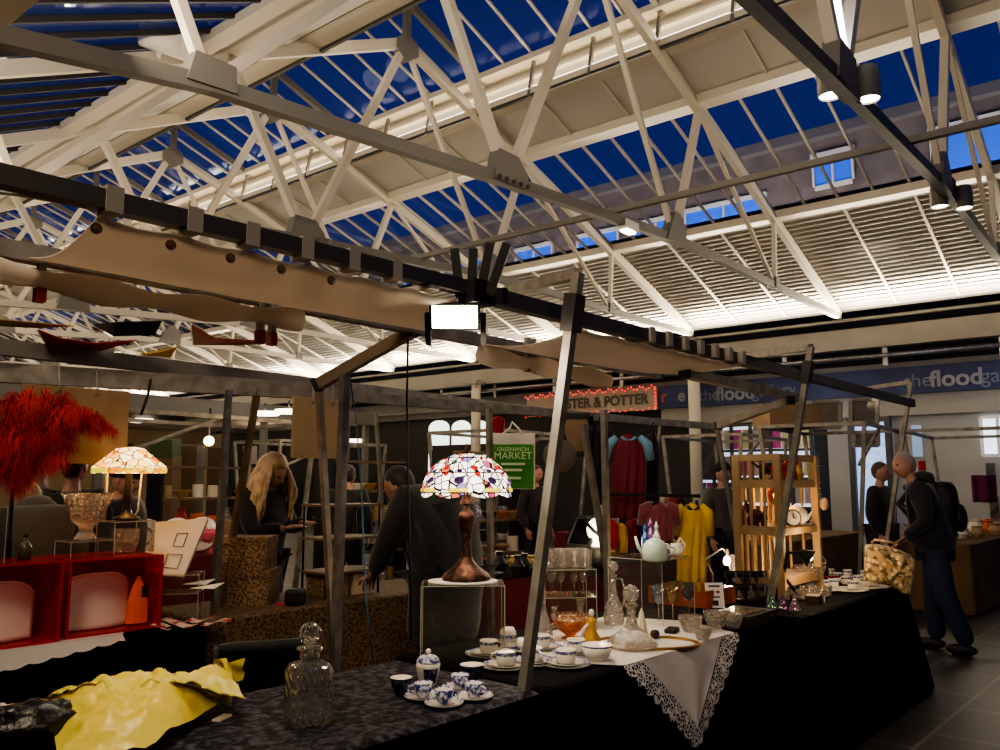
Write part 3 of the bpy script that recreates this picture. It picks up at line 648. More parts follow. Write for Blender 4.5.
# hanging boards
def hboard(label, px0, py0, px1, py1, Y, m):
    a, b = ony(px0, py0, Y), ony(px1, py0, Y); z1 = ony(px0, py1, Y).z
    t = thing('hanging_board', label, 'board', (a + b) / 2)
    G().prism([Vector((a.x, Y, z1)), Vector((b.x, Y, z1)), Vector((b.x, Y, a.z)), Vector((a.x, Y, a.z))], (0, .02, 0)).build('panel', m, t, bevel=.004)
    for k in (.3, .65):
        x = a.x + (b.x - a.x) * k; G().tube([(x, Y, a.z - .04), (x + .01, Y - .012, a.z - .02), (x, Y, a.z + .12)], .005, 6).build('hook', M['dull_galv'], t)
    return t
hboard('large brown hardboard sheet hung behind the red feathers', 23, 383, 131, 463, 4.7, M['board'])
hboard('beige hardboard sheet hung behind the shiny steel poles', 294, 396, 351, 458, 4.4, mat('beige_board', 'a58c66', .75, noise=(4, '97805c', .3, .7)))
a = notice('framed_board', 'tilted brown framed board leaning by the fairy-lit sign', 'board', 0, 0, 1, 1, M['board'], 8)[0] if 0 else None
q = [ond(569, 454, 8), ond(597, 454, 8), ond(590, 416, 8), ond(555, 416, 8)]
t = thing('framed_board', 'tilted brown board in a dark frame above the round grey hat', 'board', q[0]); G().prism(q, FW * .03).build('panel', M['board'], t)
g = G()
for x, y in zip(q, q[1:] + q[:1]): g.bar(x, y, .03, .05)
g.build('frame', M['black'], t)
# bunting flags
def flag(label, col, ptsA, d):
    t = thing('bunting_flag', label, 'flag', ond(*ptsA[0], d)); q = [ond(x, y, d + .12 * i) for i, (x, y) in enumerate(ptsA)]
    G().poly(q).build('cloth', mat('flag_' + col, col, .8), t, solid=.004); G().tube([q[0], q[-1]], .006, 6).build('cord', M['white'], t); return t
flag('dark green bunting flag sagging at left', '0f2416', [(92, 325), (118, 322), (162, 321), (155, 335), (112, 336)], 4.6)
flag('yellow bunting flag at the far left edge', 'b08a10', [(-20, 318), (20, 321), (75, 326), (40, 328), (-20, 325)], 4.6)
flag('orange-red bunting flag below the green one', 'a83214', [(37, 329), (60, 338), (95, 343), (138, 340), (100, 351), (48, 347)], 4.4)
flag('orange-red bunting flag between the canvas and the beige board', 'a02d16', [(191, 324), (215, 338), (250, 340), (285, 340), (240, 345), (193, 345)], 5)
flag('small yellow bunting flag under the orange one', 'c09a1c', [(138, 355), (160, 352), (177, 347), (170, 358)], 4.8)
# ================================================================== front row of draped tables
TZ = .75
M['velvet'] = mat('crushed_velvet', '0d0d10', .8, noise=(34, '4c4c55', .44, .66), bump=(40, .25), spec=.2)
M['black_cloth'] = mat('black_cloth', '060607', .95, bump=(30, .2), spec=.1)
def drape(name, label, x0, x1, y0, y1, z, top_m, skirt_m, drop=None, flare=.025, amp=.014, seed=1, lf=1, fz=0):
    drop = z - .015 if drop is None else drop
    t = thing(name, label, 'table', ((x0 + x1) / 2, (y0 + y1) / 2, 0))
    def loop(off, zz, wav):
        pts = []; r = .03 + off
        L = []
        for (cx, cy, a0) in ((x1 - .03, y0 + .03, -PI / 2), (x1 - .03, y1 - .03, 0), (x0 + .03, y1 - .03, PI / 2), (x0 + .03, y0 + .03, PI)):
            for k in range(5):
                a = a0 + k * PI / 8; L.append((cx + (r if math.cos(a) > 0 else .03 + off * lf) * math.cos(a), cy + r * math.sin(a), math.cos(a), math.sin(a)))
        n = len(L)
        for i in range(n):
            p, q = L[i], L[(i + 1) % n]; d = math.hypot(q[0] - p[0], q[1] - p[1]); k = max(1, int(d / .04)) if d > .3 else 1
            k = 44 if d > 1.2 else (18 if d > .4 else 1)
            for j in range(k):
                f = j / k; nx, ny = p[2] + (q[2] - p[2]) * f, p[3] + (q[3] - p[3]) * f
                x, y = p[0] + (q[0] - p[0]) * f, p[1] + (q[1] - p[1]) * f
                w = wav * (noise.noise(Vector((x * 5, y * 5, seed))) + .6 * math.sin((x + y * 1.7) * 21 + seed))
                pts.append(Vector((x + nx * w, y + ny * w, zz)))
        return pts
    g = G(); a = loop(-.02, z, 0); b = loop(0, z - .012, 0); g.poly(a); n = len(a); g2 = len(g.v); g.v += b
    for i in range(n): g.f.append((i, i, 0)) if 0 else None
    g.f += [(i, g2 + i, g2 + (i + 1) % n, (i + 1) % n) for i in range(n)]; g.s += [True] * n
    g.build('cloth_top', top_m, t)
    rings = [b] + [loop(flare * f, z - .012 - (drop - .012) * f, amp * min(1, f * 2.2)) for f in (.06, .2, .4, .6, .8, 1)]
    g = G(); vs = [p for r in rings for p in r]
    g.add(vs, [(k * n + i, k * n + (i + 1) % n, (k + 1) * n + (i + 1) % n, (k + 1) * n + i) for k in range(6) for i in range(n)], True)
    g.build('cloth_skirt', skirt_m, t); return t
drape('market_table', 'nearest market table covered in black crushed velvet', .62, 2.46, 1.98, 2.78, TZ, M['velvet'], M['black_cloth'], seed=1)
drape('market_table', 'market table under plain black cloth carrying the lace cloth and crystal', 2.5, 4.5, 1.97, 2.86, TZ, M['black_cloth'], M['black_cloth'], seed=2)
drape('market_table', 'market table under plain black cloth carrying the wooden trinket rack', 4.68, 6.72, 1.9, 2.86, TZ, M['black_cloth'], M['black_cloth'], flare=.15, seed=3, lf=.05)
RA = HEAD - PI / 2                                  # rotation that faces a thing towards the aisle
M['crystal'] = cut_glass('crystal', 'fdfbf5', 30, .4, .05, .85); M['crystal_thin'] = cut_glass('crystal_thin', 'f8f4ec', 55, .6, .1, .7)
M['china'] = mat('white_china', 'ece6d8', .18, coat=.5); M['cobalt'] = mat('cobalt_china', '2b3a78', .2, coat=.5, noise=(60, 'd8d8e4', .42, .56)); M['navy_china'] = mat('navy_china', '161b38', .2, coat=.5, noise=(50, '5a6390', .55, .7))
M['blue_band'] = mat('blue_band', '4f5f8e', .25, noise=(90, 'c9c4b4', .5, .62)); M['gilt'] = mat('gilt', 'a9803e', .3, .9); M['bronze'] = mat('bronze', '3a281e', .4, .75, noise=(40, '64483a', .45, .65))
# --- square cut decanter
p = onz(308, 721, TZ); t = thing('square_decanter', 'square cut-glass decanter with ball stopper alone on the black velvet', 'decanter', p)
def chamf(hw, c, z): return [(hw, -hw + c, z), (hw, hw - c, z), (hw - c, hw, z), (-hw + c, hw, z), (-hw, hw - c, z), (-hw, -hw + c, z), (-hw + c, -hw, z), (hw - c, -hw, z)]
g = G(); L = [chamf(.06, .016, 0), chamf(.066, .016, .008), chamf(.066, .016, .155), chamf(.058, .02, .178), chamf(.03, .012, .19), chamf(.027, .011, .215), chamf(.038, .0157, .222), chamf(.038, .0157, .23)]
vs = [Matrix.Rotation(RA + .5, 3, 'Z') @ Vector(q) + p for l in L for q in l]
g.add(vs, [(k * 8 + i, k * 8 + (i + 1) % 8, (k + 1) * 8 + (i + 1) % 8, (k + 1) * 8 + i) for k in range(7) for i in range(8)] + [tuple(reversed(range(8))), tuple(56 + i for i in range(8))])
for sx in (-1, 1):                               # cut flutes near the foot and shoulder
    for k in range(5):
        for zz in (.02, .15):
            q = Matrix.Rotation(RA + .5, 3, 'Z') @ Vector((-.045 + k * .022, sx * .0665, zz)) + p; g.ell(q, (.007, .007, .02), 6, 5)
body = g.build('bottle', M['crystal'], t)
g = G(); g.ell(p + Vector((0, 0, .274)), .037, 10, 7); g.lathe([(.014, .215), (.014, .24), (.024, .243), (.024, .247)], 10, p); g.build('stopper', M['crystal'], t, flat=True)
# --- cups and saucers
def cup_geo(r=.035, h=.05): return [(.0, 0), (r * .55, 0), (r * .6, .004), (r * .85, h * .45), (r, h), (r * .93, h), (r * .78, h * .45), (r * .5, .008), (0, .008)]
def saucer(r): return [(0, 0), (r * .5, 0), (r * .98, .012), (r, .015), (r * .5, .006), (0, .006)]
def cup(label, m, band=None, r=.035, h=.05, sr=.068, plates=1, handle=True, cat='cup and saucer', straight=False):
    t = thing('cup_and_saucer', label, cat, (0, 0, 0), None); z = 0
    if sr:
        for k in range(plates):
            rr = sr * (1.25 if (plates > 1 and k == 0) else 1); s = G().lathe(saucer(rr), 28, (0, 0, z)).build('saucer', M['china'], t)
            G().lathe([(rr * .86, .0125), (rr * .98, .0165)], 28, (0, 0, z)).build('rim_band', M['blue_band'] if band else M['cobalt'], s); z += .007
    prof = cup_geo(r, h)
    if straight: prof = [(.0, 0), (r * .8, 0), (r * .97, .006), (r, h), (r * .93, h), (r * .9, .01), (0, .01)]
    c = G().lathe(prof, 24, (0, 0, z)).build('cup', m, t)
    G().lathe([(r * .92, h * .93), (0, h * .92)], 20, (0, 0, z)).build('cup_inside', M['china'], c)
    if band: G().lathe([(r * 1.005, h * .68), (r * 1.012, h * .92)], 24, (0, 0, z)).build('blue_band', M['blue_band'], c)
    if handle: G().tube([(r * .95, 0, z + h * .85), (r * 1.45, 0, z + h * .75), (r * 1.5, 0, z + h * .45), (r * .85, 0, z + h * .25)], .0042, 7).build('handle', m, c)
    return t
blue0 = cup('blue and white cup on its saucer, left of the small blue group', M['cobalt'])
blue0.location = onz(423, 699, TZ); blue0.rotation_euler.z = 2.4
for px, py, lab in ((444, 706, 'blue and white cup on its saucer, nearest the velvet edge'), (460, 690, 'blue and white cup on its saucer, at the back of the small blue group'), (474, 699, 'blue and white cup on its saucer, right of the small blue group')):
    dup(blue0, onz(px, py, TZ), random.random() * 6, lab, 'blue and white cups on the velvet')
blue0['group'] = 'blue and white cups on the velvet'
t = thing('china_bowl', 'small dark blue china bowl at the left end of the blue china', 'bowl', onz(401, 695, TZ)); c = onz(401, 695, TZ)
G().lathe([(0, 0), (.02, 0), (.022, .008), (.034, .03), (.04, .062)], 24, c).build('bowl', M['navy_china'], t); G().lathe([(.04, .062), (.036, .06), (.0, .05)], 24, c).build('inside', M['china'], t)
t = thing('cream_bowl', 'blue-outside china bowl behind the blue cups', 'bowl', onz(472, 679, TZ)); c = onz(472, 679, TZ)
G().lathe([(0, 0), (.025, 0), (.027, .006), (.042, .03), (.048, .055)], 24, c).build('bowl', M['navy_china'], t); G().lathe([(.048, .055), (.044, .053), (0, .045)], 24, c).build('inside', M['china'], t)
c = onz(428, 685, TZ); t = thing('sugar_bowl', 'lidded blue and white ginger jar behind the blue cups', 'jar', c)
G().lathe([(0, 0), (.03, 0), (.034, .01), (.044, .055), (.046, .078), (.036, .086)], 28, c).build('jar_body', M['china'], t)
G().lathe([(.0455, .066), (.047, .078), (.04, .085)], 28, c).build('rim', M['china'], t)
G().lathe([(.044, .086), (.043, .094), (.03, .108), (.012, .114), (0, .115)], 28, c).build('lid', M['cobalt'], t)
G().lathe([(0, .112), (.008, .114), (.012, .124), (.006, .132), (0, .134)], 14, c).build('knob', M['china'], t)
g = G()
for a in range(5):                                 # painted blue panel on the side facing the aisle
    pass
def patch(u, v):
    a = RA - PI / 2 + .35 + (u - .5) * 1.3; z = .012 + v * .055; r = .0345 + (z - .01) * .24; return c + Vector((r * math.cos(a), r * math.sin(a), z))
G().grid(patch, 10, 6).build('painted_panel', M['navy_china'], t)
gold = cup('white cup with blue band on two plates, just left of the tall leaning post', M['china'], True, .041, .055, .085, 2, straight=True)
gold.location = onz(506, 668, TZ); gold.rotation_euler.z = 2.2; gold['group'] = 'blue-banded white cups'
for px, py, lab in ((489, 656, 'white cup with blue band on a saucer at the foot of the clear lamp riser'), (533, 664, 'white cup with blue band half hidden right behind the leaning post'), (541, 650, 'white cup with blue band standing at the foot of the tall clear decanter'), (566, 666, 'white cup with blue band in front of the amber glass bowl, nearest the table edge'), (576, 655, 'white cup with blue band between the amber bowl and the gold figurine')):
    dup(gold, onz(px, py, TZ), random.random() * 6, lab, 'blue-banded white cups')
# stacked cups
c = onz(508, 651, TZ); t = thing('stacked_cups', 'stack of upturned white cups behind the leaning post', 'cups', c)
for dx, k in ((0, 0), (.0, 1), (.055, 0)):
    a = G().lathe([(.04, 0), (.041, .006), (.036, .04), (.026, .055), (0, .056)], 22, c + Vector((dx, -dx * .8, k * .05))).build('cup', M['china'], t)
    G().lathe([(.0412, .008), (.0395, .024)], 22, c + Vector((dx, -dx * .8, k * .05))).build('blue_band', M['blue_band'], a)
c = onz(597, 662, TZ); t = thing('slop_bowl', 'plain white china bowl with blue rim, rightmost of the blue-banded set', 'bowl', c)
G().lathe([(0, 0), (.03, 0), (.033, .008), (.055, .03), (.068, .072), (.065, .073), (.05, .032), (0, .012)], 30, c).build('bowl', M['china'], t); G().lathe([(.0655, .064), (.0685, .073)], 30, c).build('blue_rim', M['blue_band'], t)
# --- clear risers
def riser(label, c, w, d, h, rz, shelves=(), th=.006, name='acrylic_riser'):
    t = thing(name, label, 'display box', c); Rz = Matrix.Rotation(rz, 3, 'Z')
    def P(x, y, z): return Vector(c) + Rz @ Vector((x, y, z))
    for a, b, e in (((-1, -1), (1, -1), 'front_panel'), ((-1, 1), (1, 1), 'back_panel'), ((-1, -1), (-1, 1), 'side_panel'), ((1, -1), (1, 1), 'side_panel')):
        q = [P(a[0] * w / 2, a[1] * d / 2, 0), P(b[0] * w / 2, b[1] * d / 2, 0), P(b[0] * w / 2, b[1] * d / 2, h), P(a[0] * w / 2, a[1] * d / 2, h)]
        G().poly(q).build(e, M['acrylic'], t)
    for z in (h,) + tuple(shelves): G().prism([P(-w / 2, -d / 2, z), P(w / 2, -d / 2, z), P(w / 2, d / 2, z), P(-w / 2, d / 2, z)], (0, 0, .004)).build('top_panel' if z == h else 'shelf', M['acrylic'], t)
    g = G()
    for x in (-1, 1):
        for y in (-1, 1): g.bar(P(x * w / 2, y * d / 2, 0), P(x * w / 2, y * d / 2, h), .003)
    for z in (h,) + tuple(shelves):
        for a, b in (((-1, -1), (1, -1)), ((1, -1), (1, 1)), ((1, 1), (-1, 1)), ((-1, 1), (-1, -1))): g.bar(P(a[0] * w / 2, a[1] * d / 2, z), P(b[0] * w / 2, b[1] * d / 2, z), .003)
    g.build('polished_edges', M['edge'], t); return t, P
M['edge'] = mat('polished_edge', 'd9d4c6', .15, spec=.8, alpha=.55)
a = onz(419, 662, TZ); b = a + RT * .36; fwd = Vector((FW.x, FW.y, 0)).normalized()
cr = (a + b) / 2 + fwd * .11
lamp_riser, P = riser('clear acrylic box carrying the stained-glass lamp', cr, .36, .22, .315, RA + .06)
top = cr + Vector((0, 0, .32))
t = thing('lace_doily', 'white doily under the stained-glass lamp', 'doily', top); G().lathe([(0, .0), (.155, 0), (.155, .008), (0, .01)], 36, top, wob=lambda a, z: 1 + .02 * math.sin(a * 18), sx=1, sy=.75, rot=Matrix.Rotation(RA, 3, 'Z')).build('cloth', M['white'], t)
# --- stained glass lamp
def stained(name, cells, scale, es, rim, lead=.02):
    m = bpy.data.materials.new(name); m.use_nodes = True; nt = m.node_tree; b = nt.nodes['Principled BSDF']; tc = nt.nodes.new('ShaderNodeTexCoord')
    v = nt.nodes.new('ShaderNodeTexVoronoi'); v.inputs['Scale'].default_value = scale; e = nt.nodes.new('ShaderNodeTexVoronoi'); e.feature = 'DISTANCE_TO_EDGE'; e.inputs['Scale'].default_value = scale
    for q in (v, e): nt.links.new(tc.outputs['Object'], q.inputs['Vector'])
    s = nt.nodes.new('ShaderNodeSeparateXYZ'); nt.links.new(v.outputs['Color'], s.inputs[0])
    r = nt.nodes.new('ShaderNodeValToRGB'); r.color_ramp.interpolation = 'CONSTANT'
    el = r.color_ramp.elements; el[0].position = 0; el[0].color = lin(cells[0][1]); el[1].position = cells[1][0]; el[1].color = lin(cells[1][1])
    for pos, colr in cells[2:]: k = el.new(pos); k.color = lin(colr)
    nt.links.new(s.outputs[0], r.inputs[0])
    g2 = nt.nodes.new('ShaderNodeMath'); g2.operation = 'GREATER_THAN'; g2.inputs[1].default_value = lead; nt.links.new(e.outputs['Distance'], g2.inputs[0])
    mx = nt.nodes.new('ShaderNodeMixRGB'); mx.inputs[1].default_value = (.01, .006, .008, 1); nt.links.new(g2.outputs[0], mx.inputs[0]); nt.links.new(r.outputs[0], mx.inputs[2])
    nt.links.new(mx.outputs[0], b.inputs['Base Color']); nt.links.new(mx.outputs[0], b.inputs['Emission Color']); b.inputs['Emission Strength'].default_value = es; b.inputs['Roughness'].default_value = .25
    return m
def leaf(name, c, es): return mat(name, c, .25, emit=c, es=es)
c = top + RT * .015 + Vector((0, 0, .01)); S = .56
t = thing('stained_glass_lamp', 'glowing domed stained-glass table lamp on a bronze stem', 'lamp', c)
G().lathe([(0, 0), (.105, 0), (.107, .012), (.095, .03), (.06, .055), (.035, .08), (.026, .1)], 36, c, wob=lambda a, z: 1 + (.03 * math.sin(a * 12) if z < .05 else 0)).build('foot', M['bronze'], t)
G().lathe([(.026, .1), (.022, .13), (.02, .16), (.026, .21), (.036, .25), (.038, .275), (.03, .295), (.014, .31), (.012, .34)], 28, c).build('stem', M['bronze'], t)
G().lathe([(.03, .335), (.028, .345), (.018, .365), (.02, .37), (.014, .39), (.016, .395), (.011, .43)], 24, c).build('socket', M['bronze'], t)
def dome(r, z0, zt, s=1):
    return [(r * math.cos(a), z0 + (zt - z0) * math.sin(a)) for a in [PI / 2 * k / 14 for k in range(14)]] + [(.02, zt)]
sh_m = stained('stained_white', ((0, 'fff4e6'), (.62, 'f6d8d2'), (.72, 'a03a56'), (.8, '7a6aa0'), (.87, 'fff0e0'), (.94, 'b05a3a')), 26, 2.6, 0, .065)
R0, zb, zt = .2, .385, .56
sh = G().lathe(dome(R0, zb, zt), 48, c, wob=lambda a, z: 1).build('shade', sh_m, t, solid=.003)
def on_dome(a, f):  # f 0 rim .. 1 crown
    ph = PI / 2 * f; return c + Vector((R0 * 1.012 * math.cos(ph) * math.cos(a), R0 * 1.012 * math.cos(ph) * math.sin(a), zb + (zt - zb) * 1.012 * math.sin(ph)))
g = G()
for k in range(8):
    for q in range(6):                            # scalloped skirt
        a0 = 2 * PI * (k + q / 6) / 8; a1 = 2 * PI * (k + (q + 1) / 6) / 8; d0 = .022 * math.sin(PI * q / 6) ** .7; d1 = .022 * abs(math.sin(PI * (q + 1) / 6)) ** .7
        A, B_ = on_dome(a0, 0), on_dome(a1, 0); g.add([A, B_, B_ + Vector((0, 0, -d1)), A + Vector((0, 0, -d0))], [(0, 1, 2, 3)])
g.build('scalloped_rim', sh_m, sh)
lead = G()
for f in (.0, .33, .66): lead.tube([on_dome(2 * PI * k / 40, f) for k in range(41)], .0028, 5)
for k in range(16): lead.tube([on_dome(2 * PI * k / 16, f / 10) for f in range(10)], .002, 5)
lead.build('leading', mat('lead_came', '2a1712', .4, .5), sh)
def petals(a, f, m, r, ry=None, name='glass_flower'):
    g = G(); o = on_dome(a, f); n = (o - c - Vector((0, 0, zb * .75))).normalized(); g.ell(o, (r, r, .004), 12, 6, rot=n.to_track_quat('Z', 'Y').to_matrix()); g.build(name, m, sh)
red, ylw, vio, grn = leaf('glass_red', 'c0201a', 1.2), leaf('glass_yellow', 'e8d020', 1.3), leaf('glass_violet', '3a2048', .7), leaf('glass_green', '3a7a4a', .8)
for k in range(8):
    a0 = 2 * PI * k / 8 + .2
    petals(a0, .42, red, .016); petals(a0 + .05, .3, red, .012); petals(a0 + .39, .2, vio, .022); petals(a0 + .39, .36, vio, .012)
    for q in (-.16, -.08, 0, .08, .16): petals(a0 + .39 + q, .045, ylw, .011)
    petals(a0 + .12, .55, grn, .009); petals(a0 + .39, .62, red, .009)
G().lathe([(.03, zt - .004), (.028, zt + .004), (.01, zt + .01), (.008, zt + .03), (.012, zt + .036), (0, zt + .046)], 16, c).build('finial', M['bronze'], t)
STAIN = c + Vector((0, 0, .47))
# --- middle clear riser with crystal on and in it
a = onz(545, 632, TZ); cm = a + RT * .12 + fwd * .12
riser('clear acrylic two-shelf box full of crystal in the middle of the cloth', cm, .27, .24, .31, RA + .12, (.17,))
def lathe_thing(name, label, cat, c, prof, m, n=16, part='bowl', group=None, flat=True, wob=None, stem=None):
    t = thing(name, label, cat, c, group); G().lathe(prof, n, c, wob=wob).build(part, m, t, flat=flat)
    return t
TUMB = [(0, 0), (.026, 0), (.03, .006), (.036, .085), (.033, .085), (.026, .012), (0, .012)]
WINE_B = [(.004, .09), (.022, .1), (.034, .13), (.035, .155), (.031, .185), (.029, .185), (.032, .155), (.03, .13), (.0, .1)]
def wine(label, c, m, group=None, s=1, tall=0):
    t = thing('wine_glass', label, 'glass', (0, 0, 0), group)
    G().lathe([(r, z + tall) for r, z in WINE_B], 20).build('bowl', m, t); G().lathe([(.003, .006), (.0035, .1 + tall), (.006, .105 + tall)], 10).build('stem', M['crystal_thin'], t); G().lathe([(0, 0), (.032, 0), (.03, .004), (.004, .009)], 20).build('foot', M['crystal_thin'], t)
    t.location = c; t.scale = (s, s, s); return t
g0 = thing('cut_tumbler', 'cut-glass tumbler crowded on top of the clear two-shelf box', 'glass', (0, 0, 0), 'tumblers on the clear box')
G().lathe(TUMB, 12).build('glass', M['crystal_thin'], g0, flat=True); g0.scale = (.85, .85, 1.05)
k = 0
for i in range(4):
    for j in range(3):
        pos = cm + Matrix.Rotation(RA + .12, 3, 'Z') @ Vector((-.095 + i * .063, -.08 + j * .07, .316))
        if k == 0: g0.location = pos
        else: dup(g0, pos, .2 * k, scale=(.85, .85, 1.05))
        k += 1
w0 = wine('small cut wine glass inside the clear two-shelf box, upper shelf', cm, M['crystal_thin'], 'glasses inside the clear box', .62)
w0.location = cm + Vector((-.06, .06, .175))
for k, (dx, dy) in enumerate(((-.02, .02), (.03, -.03), (.07, -.06), (.0, .09))): dup(w0, cm + Vector((dx, dy, .175)), 0, scale=.62)
v0 = lathe_thing('cut_vase', 'slim cut-glass vase inside the clear box, lower shelf', 'vase', cm + Vector((.05, -.05, .002)), [(0, 0), (.03, 0), (.02, .02), (.012, .05), (.02, .11), (.034, .15), (.03, .15), (.01, .06), (0, .05)], M['crystal_thin'], 12)
lathe_thing('cut_candlestick', 'short crystal candlestick inside the clear box, lower shelf', 'candlestick', cm + Vector((-.05, .04, .002)), [(0, 0), (.035, 0), (.03, .015), (.01, .03), (.016, .06), (.008, .08), (.022, .11), (0, .112)], M['crystal_thin'], 10)
# decanters
DEC = [(0, 0), (.058, 0), (.062, .012), (.05, .06), (.032, .11), (.018, .15), (.014, .2), (.024, .215), (.022, .22), (.01, .2)]
def decanter(label, c, prof, ball, bz, n=14, handle=False):
    t = thing('crystal_decanter', label, 'decanter', c); G().lathe(prof, n, c).build('bottle', M['crystal_thin'], t, flat=True)
    g = G().ell(c + Vector((0, 0, bz)), ball, 10, 7); g.lathe([(.009, bz - ball[2] - .03), (.012, bz - ball[2] * .8)], 10, c); g.build('stopper', M['crystal_thin'], t, flat=True)
    if handle: G().tube([c + RT * a + Vector((0, 0, z)) for a, z in ((.014, .25), (.045, .245), (.06, .2), (.058, .14), (.045, .1))], .006, 8).build('handle', M['crystal_thin'], t)
    return t
decanter('tall tapering crystal decanter just right of the leaning post', onz(541, 645, TZ), [(r * 1.05, z * 1.25) for r, z in DEC], (.022, .022, .032), .31)
decanter('slim crystal claret jug with a curved handle behind the ship decanter', onz(614, 626, TZ), [(0, 0), (.045, 0), (.05, .01), (.056, .05), (.046, .1), (.026, .15), (.016, .2), (.018, .25), (.022, .265), (.012, .25)], (.03, .03, .028), .31, handle=True)
SHIP = onz(632, 646, TZ + .014)
decanter('wide-bottomed crystal ship decanter with ball stopper on the gilt tray', SHIP, [(0, 0), (.115, 0), (.12, .01), (.1, .035), (.06, .065), (.03, .09), (.022, .12), (.021, .17), (.032, .185), (.03, .19), (.016, .17)], (.04, .04, .04), .236, 18)
# gilt mirror tray
c = onz(648, 648, TZ) + fwd * .06
t = thing('gilt_tray', 'oval gilt-edged mirror tray under the ship decanter', 'tray', c)
rt = Matrix.Rotation(RA, 3, 'Z')
G().lathe([(0, .004), (.225, .004), (.24, .01)], 40, c, sx=1, sy=.62, rot=rt).build('mirror', mat('tray_mirror', '8f7a55', .08, .9), t); G().lathe([(.225, .002), (.25, .0), (.26, .014), (.245, .02), (.23, .01)], 40, c, sx=1, sy=.62, rot=rt, wob=lambda a, z: 1 + .012 * math.sin(a * 20)).build('gilt_rim', M['gilt'], t)
c = onz(655, 638, TZ + .012)
t = thing('napkin_ring', 'small dark ringed glass stopper lying on the gilt tray', 'stopper', c); G().lathe([(0, 0), (.02, 0), (.024, .02), (.018, .035), (0, .04)], 12, c + Vector((0, 0, .0))).build('stopper_body', mat('dark_red_glass', '3a1414', .2), t)
c = onz(642, 634, TZ + .012); t = thing('folded_napkin', 'cream folded napkin standing beside the ship decanter on the tray', 'napkin', c)
G().lathe([(0.03, 0), (.022, .05), (.012, .1), (.002, .125)], 6, c, wob=lambda a, z: 1 + .25 * math.sin(a * 3)).build('cloth', M['cream'], t, flat=True)
# amber bowl, gold figurine
c = onz(570, 640, TZ); AMB = cut_glass('amber_glass', 'f0b040', 40, .5, .2)
t = thing('amber_bowl', 'amber glass footed bowl glowing under the bright reflection', 'bowl', c)
G().lathe([(0, 0), (.045, 0), (.04, .01), (.015, .02), (.05, .045), (.085, .085), (.09, .1), (.082, .1), (.05, .055), (0, .03)], 18, c, wob=lambda a, z: 1 + .06 * math.sin(a * 9) * (z > .06)).build('bowl', AMB, t, flat=True)
G().lathe([(.088, .098), (.093, .12), (.086, .12)], 18, c, wob=lambda a, z: 1 + .06 * math.sin(a * 9)).build('clear_rim', M['crystal_thin'], t)
c = onz(592, 650, TZ); t = thing('gold_figurine', 'small gold-robed lady figurine with a pale head', 'figurine', c)
G().lathe([(0, 0), (.045, 0), (.042, .03), (.03, .07), (.018, .1), (.02, .125), (.014, .145), (.006, .15)], 16, c, wob=lambda a, z: 1 + .12 * math.sin(a * 5 + z * 30)).build('robe', mat('gold_robe', 'c89a3a', .35, .3), t)
G().ell(c + Vector((0, 0, .165)), (.013, .014, .017), 12, 8).build('head', M['china'], t); G().tube([c + Vector((0, 0, .125)) + RT * .0, c + RT * -.03 + Vector((0, 0, .1)), c + RT * -.04 + Vector((0, 0, .06))], [.009, .008, .012], 8).build('arm', M['cream'], t)
# --- lace cloth with hanging corner
A, B_ = onz(628, 666, TZ + .006), onz(729, 632, TZ + .006); A.y = B_.y = 1.955
tip = ony(691, 745, 1.9)
t = thing('lace_tablecloth', 'white lace-edged cloth with one corner hanging over the black table front', 'tablecloth', (A + B_) / 2)
linen = mat('linen', 'cfcac2', .8, bump=(120, .15), noise=(2, 'b8b4ae', .3, .8))
lace = bpy.data.materials.new('lace'); lace.use_nodes = True; nt = lace.node_tree; b = nt.nodes['Principled BSDF']; b.inputs['Base Color'].default_value = lin('c9c6c0'); b.inputs['Roughness'].default_value = .8
tc = nt.nodes.new('ShaderNodeTexCoord'); vo = nt.nodes.new('ShaderNodeTexVoronoi'); vo.inputs['Scale'].default_value = 60; vo.feature = 'DISTANCE_TO_EDGE'; nt.links.new(tc.outputs['Object'], vo.inputs['Vector'])
ls = nt.nodes.new('ShaderNodeMath'); ls.operation = 'LESS_THAN'; ls.inputs[1].default_value = .12; nt.links.new(vo.outputs['Distance'], ls.inputs[0])
v2 = nt.nodes.new('ShaderNodeTexVoronoi'); v2.inputs['Scale'].default_value = 19; nt.links.new(tc.outputs['Object'], v2.inputs['Vector']); l2 = nt.nodes.new('ShaderNodeMath'); l2.operation = 'LESS_THAN'; l2.inputs[1].default_value = .3; nt.links.new(v2.outputs['Distance'], l2.inputs[0])
mx = nt.nodes.new('ShaderNodeMath'); mx.operation = 'MAXIMUM'; nt.links.new(ls.outputs[0], mx.inputs[0]); nt.links.new(l2.outputs[0], mx.inputs[1]); nt.links.new(mx.outputs[0], b.inputs['Alpha'])
back = [Vector((4.12, 2.3, A.z)), Vector((3.95, 2.72, A.z)), Vector((2.95, 2.62, A.z)), Vector((2.9, 2.1, A.z))]
G().prism([A, B_] + back, (0, 0, .002)).build('linen_top', linen, t)
